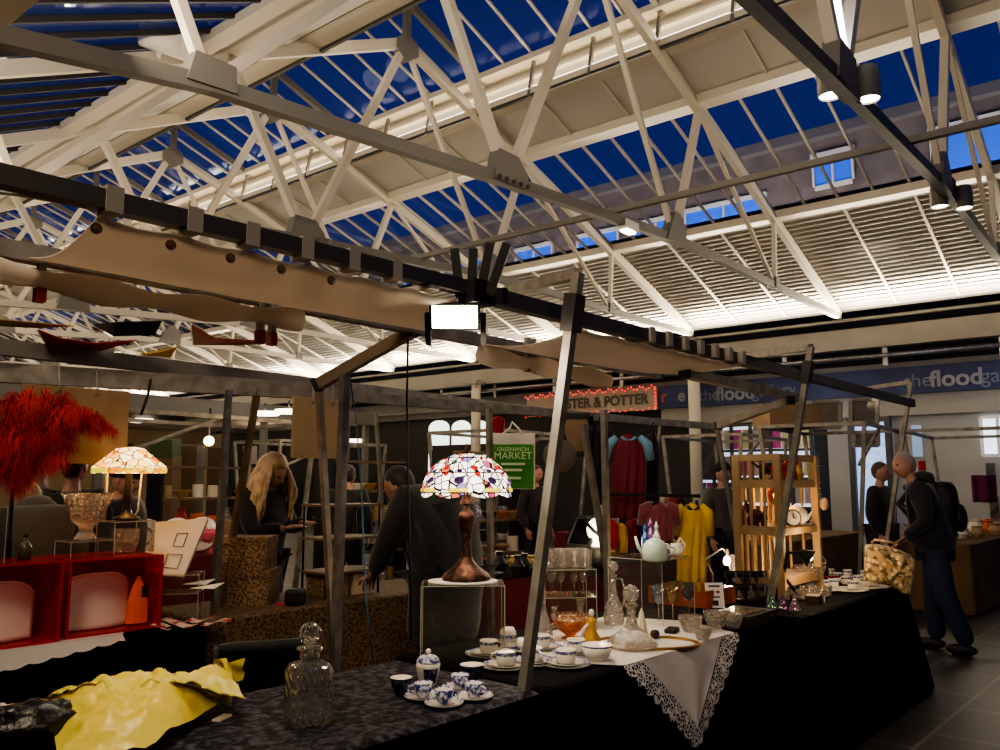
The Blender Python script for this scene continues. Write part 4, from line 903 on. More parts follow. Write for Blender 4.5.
# inner triangle and lace borders, both hanging with a slight ripple
def hang(a, b):      # a along edge 0..1, b down toward tip 0..1
    e = A + (B_ - A) * a; p = e + (tip - e) * b; p = Vector(p); p.y = 1.956 - .085 * b ** .5 + .012 * math.sin(a * 9) * b; return p
ins = .13
def tri(a, b): return hang(ins + (1 - 2 * ins) * a, 0).lerp(hang(.5, .8), b) + Vector((0, .01 * math.sin(a * 9) * b * (1 - b) * 4 - .03 * b * (1 - b), 0))
G().grid(tri, 16, 16).build('hanging_corner', linen, t)
def border(side):
    def fn(u, v):
        p_in = tri(0 if side < 0 else 1, u); p_out = hang(-.02 if side < 0 else 1.02, u) + Vector((side * .022 * abs(math.sin(u * PI * 9)), 0, -.012 * abs(math.sin(u * PI * 9))))
        q = p_in.lerp(p_out, v); q.y -= .004; return q
    return fn
for s in (-1, 1): G().grid(border(s), 60, 6).build('lace_border', lace, t)
# --- second clear riser with teapot; wine glasses, cut bowls
c0 = onz(660, 628, TZ); w_ = .34
c2 = c0 + Vector((w_ / 2, w_ / 2 - .02, 0))
riser('clear acrylic box carrying the pale green teapot', c2, w_, w_, .345, 0)
top2 = c2 + Vector((0, 0, .352))
c = onz(655, 561, top2.z); t = thing('teapot', 'pale green china teapot on a clear box', 'teapot', c); PG = mat('celadon', 'b9d0c0', .25, coat=.5)
G().lathe([(0, 0), (.055, 0), (.066, .012), (.068, .05), (.06, .085), (.05, .095)], 28, c).build('pot', PG, t)
G().lathe([(.05, .095), (.045, .103), (.02, .115), (.007, .12), (.01, .132), (0, .138)], 24, c).build('lid', PG, t)
G().tube([c + RT * -.055 + Vector((0, 0, .035)), c + RT * -.085 + Vector((0, 0, .07)), c + RT * -.1 + Vector((0, 0, .125))], [.014, .01, .007], 10).build('spout', PG, t)
G().tube([c + RT * (.06 + .045 * math.sin(a * PI / 8)) + Vector((0, 0, .085 - .06 * a / 8)) for a in range(9)], .006, 8).build('handle', PG, t)
for k, (dx, hh) in enumerate(((-.03, .19), (.0, .22), (.03, .2))):
    q = c + RT * dx + fwd * .1; m = mat('vial_%d' % k, ('3a5298', '7a4486', 'd8dce8')[k], .15)
    lathe_thing('perfume_bottle', ('small cobalt perfume bottle behind the teapot, left of three', 'tall violet perfume bottle behind the teapot lid', 'pale perfume bottle behind the teapot, right of three')[k], 'bottle', q, [(0, 0), (.02, 0), (.022, .03), (.02, hh * .6), (.008, hh * .75), (.013, hh * .85), (0, hh)], m, 10)
c = top2 + RT * .15 + Vector((.03, .02, 0)); t = thing('cream_jug', 'small white china jug beside the pale green teapot', 'jug', c)
G().lathe([(0, 0), (.03, 0), (.042, .025), (.03, .055), (.036, .065), (.032, .065), (.026, .05), (0, .02)], 20, c).build('jug_body', M['china'], t); G().tube([c + RT * .0 + Vector((0, 0, .06)), c + RT * .02 + Vector((0, 0, .095)), c + RT * .045 + Vector((0, 0, .06)), c + RT * .035 + Vector((0, 0, .02))], .006, 7).build('handle', M['china'], t); G().tube([c + RT * -.035 + Vector((0, 0, .03)), c + RT * -.06 + Vector((0, 0, .055))], [.012, .007], 8).build('spout', M['china'], t)
wine('pale blue long-stemmed wine glass below the teapot, left of three', onz(659, 622, TZ), cut_glass('blue_glass', 'd4e0f0', 50, .4, .06), s=1.05)
wine('amber long-stemmed wine glass below the teapot, middle of three', onz(673, 622, TZ), cut_glass('olive_glass', 'eedd9c', 50, .4, .08), s=1.1)
wine('smoky grey long-stemmed wine glass below the teapot, right of three', onz(689, 618, TZ), cut_glass('smoke_glass', 'c8ccd8', 50, .4, .05), s=1.05)
CB = [(0, 0), (.035, 0), (.04, .008), (.058, .05), (.066, .085), (.061, .085), (.05, .045), (0, .015)]
for px, py, s, lab in ((691, 632, .95, 'cut-crystal bowl at the lace cloth edge, left of the crystal bowls'), (703, 640, .7, 'small cut-crystal bowl nearest the lace border'), (716, 628, 1, 'cut-crystal bowl in the middle of the crystal bowls on the lace cloth'), (733, 628, .85, 'cut-crystal bowl at the right end of the lace cloth')):
    c = onz(px, py, TZ + .008); t = lathe_thing('crystal_bowl', lab, 'bowl', c, [(r * s, z * s) for r, z in CB], M['crystal_thin'], 14, wob=lambda a, z: 1 + .05 * math.sin(a * 7) * (z > .05)); t['group'] = 'crystal bowls on the lace cloth'
tag(G().box(onz(672, 630, TZ + .02), (.1, .06, .022), .3).build('black_purse', M['black'], bevel=.008, loc=onz(672, 630, TZ)), 'small flat black case lying behind the gilt tray', 'case')
# --- wooden glass-topped case, card, jewellery
M['orange_wood'] = mat('orange_wood', 'a8552a', .4, noise=(6, '8a421f', .3, .7)); M['pale_wood'] = mat('pale_wood', 'b89c74', .55, noise=(7, 'a2875f', .3, .7))
c = onz(706, 607, TZ) + Vector((.12, .16, 0)); t = thing('display_case', 'orange wooden glass-topped display case beside the price card', 'display case', c)
for d, s_ in (((0, -.2, .05), (.36, .015, .1)), ((0, .2, .05), (.36, .015, .1)), ((-.18, 0, .05), (.015, .41, .1)), ((.18, 0, .05), (.015, .41, .1))): G().box(c + Vector(d), s_).build('side_board', M['orange_wood'], t)
G().box(c + Vector((0, 0, .01)), (.35, .4, .015)).build('lining', mat('lining', 'c9b598', .8), t); G().box(c + Vector((0, 0, .102)), (.36, .41, .004)).build('glass_top', M['acrylic'], t)
for k in range(8):
    q = c + Vector((-.11 + .075 * (k % 4), -.1 + .16 * (k // 4), .022)); tag(G().lathe([(.014, 0), (.02, .004), (.024, 0), (.02, -.003)], 14, q).build('bangle', M['gilt'], loc=q), 'gilt ring lying in the orange glass-topped case', 'ring', 'rings in the glass-topped case')
c = onz(716, 608, TZ + .0); t = thing('price_card', 'white printed price card leaning by the orange case', 'card', c)
u_ = RT; v_ = (Vector((0, 0, 1)) + fwd * .25).normalized()
q = [c + u_ * x + v_ * y for x, y in ((-.055, 0), (.055, 0), (.055, .15), (-.055, .15))]
G().prism(q, fwd * .003).build('card', M['white'], t)
for x, y, w2, h2, m in ((0, .13, .07, .01, 'black'), (-.022, .095, .02, .015, 'cobalt'), (.02, .095, .02, .015, 'red_tape'), (0, .065, .06, .008, 'black'), (0, .03, .035, .03, 'black')):
    o = c + u_ * x + v_ * y - fwd * .003; G().poly([o - u_ * w2 / 2 - v_ * h2 / 2, o + u_ * w2 / 2 - v_ * h2 / 2, o + u_ * w2 / 2 + v_ * h2 / 2, o - u_ * w2 / 2 + v_ * h2 / 2]).build('print', M[m], t)
c = onz(757, 625, TZ) + Vector((.04, .1, 0)); t = thing('jewel_case', 'flat black jewellery case with a shining lid at the end of the table', 'case', c)
G().box(c + Vector((0, 0, .03)), (.34, .24, .06)).build('case_base', M['black'], t, bevel=.004); G().box(c + Vector((-.03, 0, .063)), (.24, .18, .006)).build('lid_plate', mat('steel_plate', '8f8c88', .15, .9), t); G().box(c + Vector((.1, -.122, .035)), (.03, .006, .02)).build('clasp', M['gilt'], t)
c = onz(748, 602, TZ) + Vector((.02, .02, .0)); t = thing('bracelet_stand', 'black T-bar stand loaded with dark bracelets', 'stand', c)
G().tube([c, c + Vector((0, 0, .19))], .01, 10).build('post', M['black'], t); G().box(c + Vector((0, 0, .008)), (.1, .1, .016)).build('foot', M['black'], t)
for hz in (.17, .09): G().tube([c - RT * .13 + Vector((0, 0, hz)), c + RT * .13 + Vector((0, 0, hz))], .022, 12).build('arm', M['black'], t)
random.seed(11)
for k in range(12):
    hz = .17 if k < 6 else .09; q = c + RT * (-.115 + .046 * (k % 6)) + Vector((0, 0, hz - .012)); m = [M['black_metal'], M['galv'], M['dark_steel'], mat('bead%d' % k, ('6a5a4a', '2b2b30', '8d8a84')[k % 3], .2)][k % 4]
    g = G(); rr = .03
    for a in range(14): g.ell(q + Vector((0, 0, -.006)) + (fwd * math.cos(a * PI / 7) + Vector((0, 0, 1)) * math.sin(a * PI / 7)) * rr, .008, 6, 4)
    tag(g.build('bracelet', m, loc=q), ('beaded bracelet hung on the upper arm of the black stand' if k < 6 else 'beaded bracelet hung on the lower arm of the black stand'), 'bracelet', 'bracelets on the upper arm' if k < 6 else 'bracelets on the lower arm')
c = onz(722, 590, TZ) + Vector((.06, .1, 0)); t = thing('desk_lamp', 'bare-bulb goose-neck lamp glowing behind the price card', 'lamp', c)
b = ond(727, 561, (c - CAM).dot(FW) - .05)
G().tube([c, c + Vector((0, 0, .1)), c - RT * .05 + Vector((0, 0, .2)), b + Vector((-.03, .02, .09)), b + Vector((0, 0, .06))], .006, 8).build('neck', M['galv'], t); G().lathe([(0, 0), (.06, 0), (.05, .015), (0, .02)], 16, c).build('base', M['dark_steel'], t)
G().lathe([(.012, .03), (.016, .06), (.014, .08), (.0, .085)], 12, b).build('socket', M['galv'], t); G().ell(b, (.026, .026, .032), 14, 10).build('bulb', M['bulb'], t)
BULB1 = b
c = onz(737, 588, TZ) + Vector((.1, .08, .02)); t = thing('white_vase', 'leaning white china dish behind the bare bulb', 'dish', c); G().lathe([(0, 0), (.04, 0), (.1, .03), (.1, .035), (.04, .008), (0, .008)], 24, c + Vector((0, 0, .1)), rot=Matrix.Rotation(1.2, 3, 'X')).build('dish', M['china'], t)
# --- wooden trinket rack
c0 = onz(783, 600, TZ); RW, RD, RH = .63, .29, .94
t = thing('trinket_rack', 'pale wooden shelf rack crammed with trinkets', 'rack', c0)
pw = M['pale_wood']
for x, y in ((0, 0), (RW, 0), (0, RD), (RW, RD)): G().box(c0 + Vector((x, y, RH / 2)), (.035, .05, RH)).build('upright', pw, t)
for z in (.1, .43, .74, .92):
    for y in (0, RD): G().box(c0 + Vector((RW / 2, y, z)), (RW, .02, .045)).build('rail', pw, t)
    for x in (0, RW): G().box(c0 + Vector((x, RD / 2, z)), (.02, RD, .045)).build('side_rail', pw, t)
for z in (.1, .43, .74): G().box(c0 + Vector((RW / 2, RD / 2, z + .025)), (RW, RD, .014)).build('shelf', pw, t)
for k in range(2):
    y = RD * (k + 1) / 3
    for x in (0, RW): G().box(c0 + Vector((x, y, RH / 2 + .04)), (.01, .016, RH - .1)).build('slat', pw, t)
for k in range(4): G().box(c0 + Vector((RW * (k + 1) / 5, RD, RH / 2 + .04)), (.03, .012, RH - .1)).build('slat', pw, t)
def RK(x, y, z): return c0 + Vector((x, y, z))
def animal(name, label, cat, c, m, s=1, rz=0):
    t = thing(name, label, cat, c); Rz = Matrix.Rotation(rz, 3, 'Z')
    def P(x, y, z): return Vector(c) + Rz @ (Vector((x, y, z)) * s)
    g = G().ell(P(0, 0, .06), (.05 * s, .03 * s, .034 * s), 12, 8, rot=Rz); g.ell(P(.06, 0, .1), (.026 * s, .02 * s, .022 * s), 10, 7, rot=Rz); g.tube([P(.035, 0, .075), P(.058, 0, .098)], [.022 * s, .016 * s], 8)
    g.ell(P(.085, 0, .095), (.014 * s, .01 * s, .01 * s), 8, 6)
    for sx in (-.03, .03):
        for sy in (-.018, .018): g.tube([P(sx, sy, .05), P(sx, sy, 0)], [.012 * s, .009 * s], 7)
    for sy in (-.012, .012): g.tube([P(.052, sy, .115), P(.048, sy * 1.3, .14)], [.008 * s, .002 * s], 6)
    g.tube([P(-.048, 0, .065), P(-.075, 0, .085), P(-.085, 0, .11)], [.008 * s, .006 * s, .004 * s], 6)
    g.build('body', m, t); G().lathe([(.019, .085), (.021, .088), (.019, .091)], 12, P(.03, 0, 0) - Vector((0, 0, .01))).build('collar', M['gilt'], t); return t
TR = mat('trinket_red', 'a8301c', .35); TD = mat('trinket_dark', '2c2622', .4); TG = mat('trinket_gold', 'b89a50', .35, .3); TO = mat('trinket_orange', 'd06a20', .25)
animal('toy_horse', 'red toy animal at the left end of the rack\'s top shelf', 'toy', RK(.14, .05, .774), TR, 1.15, -.9)
animal('toy_horse', 'red toy animal in the middle of the rack\'s top shelf', 'toy', RK(.36, .06, .774), TR, 1.15, -2.3)
animal('toy_horse', 'dark toy animal behind the red ones on the rack\'s top shelf', 'toy', RK(.26, .18, .774), TD, 1.3, -.9)
lathe_thing('gold_vase', 'gold slender vase at the right end of the rack\'s top shelf', 'vase', RK(.55, .08, .774), [(0, 0), (.03, 0), (.04, .04), (.02, .09), (.012, .13), (.022, .16), (0, .155)], TG, 14)
c = RK(.27, .12, .455 + .0); t = thing('ring_vase', 'orange ring-shaped glass vase on the middle shelf', 'vase', c)
g = G(); cc = c + Vector((0, 0, .21)); g.tube([cc + RT * .05 * math.cos(a * PI / 12) + Vector((0, 0, .05 * math.sin(a * PI / 12))) for a in range(25)], .02, 10); g.build('ring', TO, t); G().lathe([(.045, 0), (.03, .02), (.02, .08), (.018, .145)], 14, c).build('pedestal', TO, t)
c = RK(.42, .06, .455); t = thing('china_pot', 'round white china pot with painted flowers on the middle shelf', 'pot', c); G().lathe([(0, 0), (.05, 0), (.08, .05), (.075, .1), (.04, .13), (.012, .14), (0, .155)], 22, c).build('pot', mat('painted_china', 'ece0cc', .25, noise=(22, 'b86a5a', .58, .7)), t); G().tube([c + RT * .07 + Vector((0, 0, .04)), c + RT * .12 + Vector((0, 0, .1))], [.014, .008], 8).build('spout', M['china'], t)
c = RK(.24, .01, .455 + .06); t = thing('alarm_clock', 'black-cased clock with a pale dial tipped on the middle shelf', 'clock', c); Rr = (-(fwd)).to_track_quat('Z', 'Y').to_matrix()
G().lathe([(0, -.03), (.055, -.03), (.06, 0), (.05, .012)], 24, c, rot=Rr).build('case', TD, t); G().lathe([(0.001, .008), (.05, .008)], 24, c, rot=Rr).build('dial', M['china'], t)
g = G(); g.bar(c - fwd * .012, c - fwd * .012 + Vector((0, 0, .035)), .004); g.bar(c - fwd * .012, c - fwd * .012 + RT * .022, .005); g.build('hands', M['black'], t)
lathe_thing('brown_jug', 'small brown jug at the right end of the middle shelf', 'jug', RK(.55, .07, .455), [(0, 0), (.025, 0), (.04, .04), (.03, .08), (.02, .1), (.028, .12), (0, .115)], mat('brown_glaze', '8a4a22', .25), 16)
c = RK(.46, .18, .774); lathe_thing('dark_bottle', 'dark glass bottle at the back of the rack\'s top shelf', 'bottle', c, [(0, 0), (.022, 0), (.024, .08), (.01, .11), (.01, .15), (0, .15)], TD, 12)
animal('toy_horse', 'maroon toy animal on the middle shelf seen through the side slats', 'toy', RK(.08, .2, .455), mat('maroon', '4a1620', .4), 1.3, 1.2)
# pocket watches hung on the rack's right side
c = RK(RW + .03, -.02, .6); t = thing('hanging_trinket', 'round pale pendant hung on a chain from the rack\'s right post', 'pendant', c)
G().ell(c + RT * .03, (.045, .03, .045), 16, 10).build('disc', mat('pendant', 'd8b890', .3), t); g = G()
for k in range(16): g.ell(c + Vector((0, 0, .05 + k * .02)) + RT * .006 * (k % 2), .008, 6, 4)
g.build('chain', M['galv'], t)
c = RK(RW + .03, -.01, .2); tag(G().tube([c + Vector((0, 0, .05)), c + RT * .02 + Vector((0, 0, .02)), c + RT * .035, c + RT * .03 - Vector((0, 0, .02)), c + RT * .01 - Vector((0, 0, .015))], .005, 8).build('metal_hook', M['galv'], loc=c), 'bent metal hook on the lower right of the rack', 'hook')
# lamp and glass on the rack's foot
c = onz(800, 600, TZ); b = ond(806, 556, (c - CAM).dot(FW) - .03)
t = thing('black_lamp', 'black-shaded desk lamp shining in front of the rack\'s lowest shelf', 'lamp', c)
G().lathe([(0, 0), (.05, 0), (.045, .02), (0, .025)], 18, c).build('base', M['black'], t); G().tube([c + Vector((0, 0, .02)), c - RT * .1 + Vector((0, 0, .15)), b - RT * .12 + Vector((0, 0, .02)), b - RT * .02 + Vector((0, 0, .02))], .012, 8).build('arm', M['black'], t)
dd = (RT * .8 + Vector((0, 0, -.5)) - fwd * .3).normalized(); G().lathe([(.02, -.05), (.03, -.03), (.055, .03), (.057, .035)], 20, b, rot=dd.to_track_quat('Z', 'Y').to_matrix()).build('shade', M['black'], t, solid=.003)
G().ell(b + dd * .02, .022, 12, 8).build('bulb', M['bulb'], t); BULB2 = b + dd * .07
c = onz(811, 590, TZ); lathe_thing('crystal_bowl', 'large crystal bowl under the black-shaded lamp', 'bowl', c, [(0, .06), (.05, .06), (.06, .07), (.1, .13), (.11, .17), (.1, .17), (.05, .08), (0, .075)], M['crystal_thin'], 16); lathe_thing('glass_cakestand', 'low glass stand holding the large crystal bowl', 'stand', c, [(0, 0), (.07, 0), (.03, .015), (.03, .05), (.08, .055), (.08, .06), (0, .06)], M['crystal_thin'], 16)
random.seed(4)
for k in range(8):
    c = onz(786 + k * 6, 600 - (k % 2) * 4, TZ); lathe_thing('cut_tumbler', 'small cut glass in the row before the rack', 'glass', c, [(r * .8, z * .8) for r, z in TUMB], M['crystal_thin'], 10, 'glass', 'small glasses before the rack')
for k, (px, py, colr, lab) in enumerate(((783, 610, '9a5a9a', 'violet glass figurine before the rack, left of two'), (795, 611, 'd8b8c8', 'pale pink glass pyramid before the rack, right of two'), (772, 609, '7fb8a0', 'tiny green glass ornament at the foot of the trinket post'))):
    c = onz(px, py, TZ); lathe_thing('glass_ornament', lab, 'ornament', c, [(0, 0), (.035, 0), (.036, .01), (.018, .05), (.012, .075), (0, .09)], cut_glass('ornament_%d' % k, colr, 40, .4, .25), 6 if k == 1 else 9)
c = onz(814, 603, TZ); t = thing('trinket_box', 'small brown wooden box with a white tag', 'box', c); G().box(c + Vector((0, 0, .025)), (.13, .08, .05), .2).build('box_body', mat('walnut', '3d2617', .5), t); G().box(c + Vector((.05, -.05, .02)), (.03, .003, .04), .2).build('tag', M['white'], t)
# --- coffee cups at the far end
for k, (px, py) in enumerate(((829, 590), (849, 591), (870, 588))):
    c = onz(px, py, TZ); lab = ('white plate under coffee cups, left of three', 'white plate under coffee cups, middle of three', 'white plate under coffee cups, right of three')[k]
    t = thing('dinner_plate', lab, 'plate', c); G().lathe([(0, 0), (.08, 0), (.135, .015), (.13, .018), (.07, .008), (0, .008)], 30, c).build('plate', M['china'], t); G().lathe([(.115, .0135), (.128, .018)], 30, c).build('rim', M['gilt'], t)
cc0 = cup('small white coffee cup on the plates at the far table end', M['china'], True, .034, .055, 0, straight=True, cat='cup'); cc0['group'] = 'white coffee cups at the far end'
for k, (px, py, dz) in enumerate(((824, 588, .01), (834, 587, .01), (838, 580, .01), (846, 584, .012), (853, 589, .012), (848, 577, .02), (858, 583, .012), (866, 586, .01), (874, 586, .01), (865, 578, .01), (876, 580, .01))):
    pos = onz(px, py, TZ + dz)
    if k == 0: cc0.location = pos
    else: dup(cc0, pos, random.random() * 6)
for k, px in enumerate((831, 849)):
    c = onz(px, 577, TZ); c.x, c.y = min(c.x, 6.5 - .2 * (1 - k)), min(c.y, 2.74); lathe_thing('glass_candlestick', ('frosted glass candlestick behind the coffee cups, left of two', 'frosted glass candlestick behind the coffee cups, right of two')[k], 'candlestick', c, [(0, 0), (.03, 0), (.025, .02), (.018, .04), (.022, .08), (.028, .095), (0, .095)], M['crystal_thin'], 12)
c = onz(843, 574, TZ + .045); c.x, c.y = min(c.x, 6.4), min(c.y, 2.76); tag(G().tube([c - RT * .09, c + RT * .1], .008, 8).build('red_rod', M['red_tape'], loc=c), 'thin red stick lying behind the two frosted candlesticks', 'stick')
c = onz(866, 575, TZ); c.x, c.y = 6.52, 2.5; lathe_thing('cobalt_pot', 'tiny cobalt blue pot behind the coffee cups', 'pot', c, [(0, 0), (.025, 0), (.03, .03), (.02, .05), (0, .055)], mat('cobalt', '283a8a', .25), 14)
# --- floral bag hung on the last post
c = onz(889, 590, TZ); t = thing('floral_bag', 'gold and cream floral cloth bag at the far end of the black tables', 'bag', c)
m = mat('floral', 'c4a878', .7, noise=(26, '6a5c40', .5, .6)); 
nt = m.node_tree; b_ = nt.nodes['Principled BSDF']; old = b_.inputs['Base Color'].links[0].from_socket; tc = nt.nodes.new('ShaderNodeTexCoord'); vo = nt.nodes.new('ShaderNodeTexVoronoi'); vo.inputs['Scale'].default_value = 24; nt.links.new(tc.outputs['Object'], vo.inputs['Vector'])
lt = nt.nodes.new('ShaderNodeMath'); lt.operation = 'LESS_THAN'; lt.inputs[1].default_value = .36; nt.links.new(vo.outputs['Distance'], lt.inputs[0]); mx = nt.nodes.new('ShaderNodeMixRGB'); mx.inputs[2].default_value = lin('ecd9ae'); nt.links.new(lt.outputs[0], mx.inputs[0]); nt.links.new(old, mx.inputs[1]); nt.links.new(mx.outputs[0], b_.inputs['Base Color'])
dist = (c - CAM).dot(FW)
outline = [(866, 545), (875, 544), (888, 546), (898, 549), (910, 555), (913, 560), (912, 578), (909, 596), (903, 594), (892, 587), (880, 583), (864, 580)]
front = [ond(x, y, dist - .05) for x, y in outline]; backp = [ond(x, y, dist + .12) for x, y in outline]; cen = sum(front, Vector()) / len(front)
def bag(u, v):
    n = len(outline); a = u * n; i = int(a) % n; f = a - int(a); e = front[i] * (1 - f) + front[(i + 1) % n] * f
    r = math.sin(PI * min(v, 1) / 1) ; s = math.sin(PI * v); depth = math.cos(PI * v)
    p = cen + (e - cen) * (s ** .45 if s > 0 else 0); return p - FW * depth * .085 * (1 + .15 * math.sin(u * 31))
G().grid(bag, 60, 16).build('bag_body', m, t)
G().tube([front[1] + FW * .05, front[1] + Vector((.0, 0, .03)), front[3] + Vector((0, 0, .04)), front[3] + FW * .05], .008, 8).build('handle', m, t)
# --- yellow carrier bag and bundle at the near corner
c = onz(130, 720, TZ); t = thing('carrier_bag', 'crumpled yellow plastic carrier bag lying on the velvet', 'bag', c)
ym = mat('yellow_plastic', 'ecdc58', .34, sub=.2, noise=(2.5, 'dcc63e', .3, .75), bump=(9, .7)); 
ol = [(42, 712), (48, 690), (72, 680), (110, 672), (150, 669), (178, 669), (190, 675), (210, 668), (230, 660), (233, 672), (246, 690), (233, 700), (231, 716), (222, 714), (205, 722), (170, 745), (145, 760), (80, 775), (58, 770), (52, 740)]
d0 = (onz(130, 735, TZ) - CAM).dot(FW)
def bagpt(x, y):
    p = onz(x, min(y + 26, 790), TZ); return p
LB = [onz(x, y + (14 if y < 700 else -6), TZ + (.055 if y < 700 else .02)) for x, y in ol]
cenb = onz(130, 722, TZ + .02)
def ybag(u, v):
    n = len(ol); a = u * n; i = int(a) % n; f = a - int(a); e = LB[i] * (1 - f) + LB[(i + 1) % n] * f
    k = 1 - v; p = cenb.lerp(e, k); h = .095 * math.cos(PI / 2 * k ** 1.6)
    w = noise.noise(Vector((p.x * 9, p.y * 9, 1.3))) * .034 + abs(noise.noise(Vector((p.x * 17, p.y * 17, 4)))) * .045 + noise.noise(Vector((p.x * 38, p.y * 38, 7))) * .008
    p.z = TZ + .012 + (p.z - TZ) * k + max(0, h + w * (1 - k * .5)); return p
G().grid(ybag, 100, 30).build('bag_body', ym, t)
hp = onz(228, 678, TZ + .05)
def ear(u, v): return hp + RT * (-.06 + .11 * u) + Vector((0, 0, -.01 + .075 * v)) + fwd * (.03 * math.sin(u * 7) + .015 * math.sin(v * 9 + u * 12))
G().grid(ear, 14, 10).build('bag_handle', ym, t)
pg = onz(167, 684, TZ + .1); G().ell(pg, (.022, .012, .012), 10, 6).build('green_print', mat('green_print', '1f4a2a', .5), t)
c = onz(36, 744, TZ); t = thing('black_bundle', 'crumpled black plastic bundle tucked beside the yellow bag', 'bag', c)
G().ell(c + Vector((-.02, .0, .05)), (.13, .09, .075), 28, 16, rot=Matrix.Rotation(-.3, 3, 'Z'), fn=lambda p: 1 + .22 * noise.noise(p * 3.1) + .1 * noise.noise(p * 8)).build('bundle', mat('black_plastic', '101010', .3, bump=(20, .5)), t)
c = onz(6, 738, TZ); t = thing('lace_bundle', 'scrunched white lace bundle at the very left of the velvet', 'cloth', c)
G().ell(c + Vector((-.02, .03, .04)), (.1, .09, .05), 30, 16, fn=lambda p: 1 + .3 * noise.noise(p * 4) + .12 * noise.noise(p * 11)).build('bundle', mat('lace_white', 'b9b2a6', .8), t)
c = onz(222, 719, TZ); tag(G().box(c + Vector((0, 0, .004)), (.07, .03, .006), .5).build('paper_tag', M['cream'], loc=c), 'small cream paper tag poking from under the yellow bag', 'tag')
# ================================================================== second row of tables and what hangs and stands there
M['red_cloth'] = mat('dark_red_cloth', '5a1418', .85, bump=(25, .2)); M['brown_cloth'] = mat('brown_cloth', '7a6242', .85, noise=(3, '64502f', .3, .7))
def leopard(name, base, spot, sc):
    m = bpy.data.materials.new(name); m.use_nodes = True; nt = m.node_tree; b = nt.nodes['Principled BSDF']; b.inputs['Roughness'].default_value = .8
    tc = nt.nodes.new('ShaderNodeTexCoord'); v = nt.nodes.new('ShaderNodeTexVoronoi'); v.inputs['Scale'].default_value = sc; nt.links.new(tc.outputs['Object'], v.inputs['Vector'])
    r = nt.nodes.new('ShaderNodeValToRGB'); e = r.color_ramp.elements; e[0].position = .16; e[0].color = lin(base); e[1].position = .24; e[1].color = lin(spot); k = e.new(.42); k.color = lin(spot); k = e.new(.5); k.color = lin(base)
    nt.links.new(v.outputs['Distance'], r.inputs[0]); nt.links.new(r.outputs[0], b.inputs['Base Color']); return m
M['leopard'] = leopard('leopard_print', '8a6e4c', '1e140c', 75); M['leopard_dark'] = leopard('leopard_cloth', '6a5236', '120b06', 55)
drape('market_table', 'black-skirted table carrying the red acrylic boxes at left', .3, 2.36, 4.22, 4.95, TZ, M['black_cloth'], M['black_cloth'], seed=4)
drape('market_table', 'table under a leopard-print cloth behind the folding chair', 2.42, 4.5, 4.3, 5.0, TZ, M['leopard_dark'], M['leopard_dark'], seed=5)
drape('market_table', 'table under dark red cloth behind the crystal glassware', 4.75, 8.3, 4.35, 5.15, TZ, M['black_cloth'], M['red_cloth'], seed=6)
drape('market_table', 'table under dark red cloth far left with standing plates', 2.6, 4.6, 7.6, 8.3, .8, M['red_cloth'], M['red_cloth'], seed=7)
drape('market_table', 'table under brown cloth at the far right beyond the man', 10.6, 13.6, 2.3, 3.2, .8, M['brown_cloth'], M['brown_cloth'], seed=8)
drape('market_table', 'table under brown cloth behind the coffee cups', 8.9, 12.2, 4.0, 4.8, .8, M['brown_cloth'], M['brown_cloth'], seed=9)
drape('market_table', 'table under dark red cloth in front of the lit print window', 8.6, 12.0, 5.9, 6.7, .85, M['red_cloth'], M['red_cloth'], seed=10)
# --- left table
def P4(x, y, z=0): return Vector((x, y, TZ + z))
lin_ = bpy.data.materials['linen']
t = thing('table_runner', 'white scallop-edged runner under the red acrylic boxes', 'tablecloth', P4(1.2, 4.5))
G().prism([P4(.45, 4.2, .006), P4(1.9, 4.2, .006), P4(2.1, 4.6, .006), P4(.45, 4.8, .006)], (0, 0, .002)).build('runner_top', lin_, t)
def scal(u, v):
    x = .45 + 1.45 * u; d = .16 * (1 - u) + .015 + .012 * abs(math.sin(u * 45)); return Vector((x, 4.2 - .035 * v, TZ + .006 - d * v))
G().grid(scal, 120, 4).build('scalloped_hem', lin_, t)
M['red_acrylic'] = sheet('red_acrylic', 'f0241a', .24, .3)
M['pink_white'] = mat('pink_white', 'd8bdb0', .35)
def red_box(label, x0, x1, y0, y1, h):
    t = thing('red_box', label, 'display box', P4((x0 + x1) / 2, (y0 + y1) / 2, .01)); z = .012; g = .006
    for n, d, s in (('side_panel', (x0, (y0 + y1) / 2, z + h / 2), (g, y1 - y0, h)), ('side_panel', (x1, (y0 + y1) / 2, z + h / 2), (g, y1 - y0, h)), ('back_panel', ((x0 + x1) / 2, y1, z + h / 2), (x1 - x0, g, h)), ('top_panel', ((x0 + x1) / 2, (y0 + y1) / 2, z + h), (x1 - x0, y1 - y0, g)), ('base_panel', ((x0 + x1) / 2, (y0 + y1) / 2, z + .003), (x1 - x0, y1 - y0, g))):
        G().box(P4(*d), s).build(n, M['red_acrylic'], t)
    e = G(); q = [P4(x0, y0, z), P4(x1, y0, z), P4(x1, y0, z + h), P4(x0, y0, z + h)]
    for a, b in zip(q, q[1:] + q[:1]): e.bar(a, b, .01)
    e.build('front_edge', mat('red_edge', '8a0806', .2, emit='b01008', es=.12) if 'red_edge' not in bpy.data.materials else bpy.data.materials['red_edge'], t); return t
red_box('open red acrylic box at the far left edge of the picture', 1.12, 1.61, 4.24, 4.62, .37)
red_box('open red acrylic box under the crystal vase and amber lamp', 1.66, 2.12, 4.27, 4.68, .365)
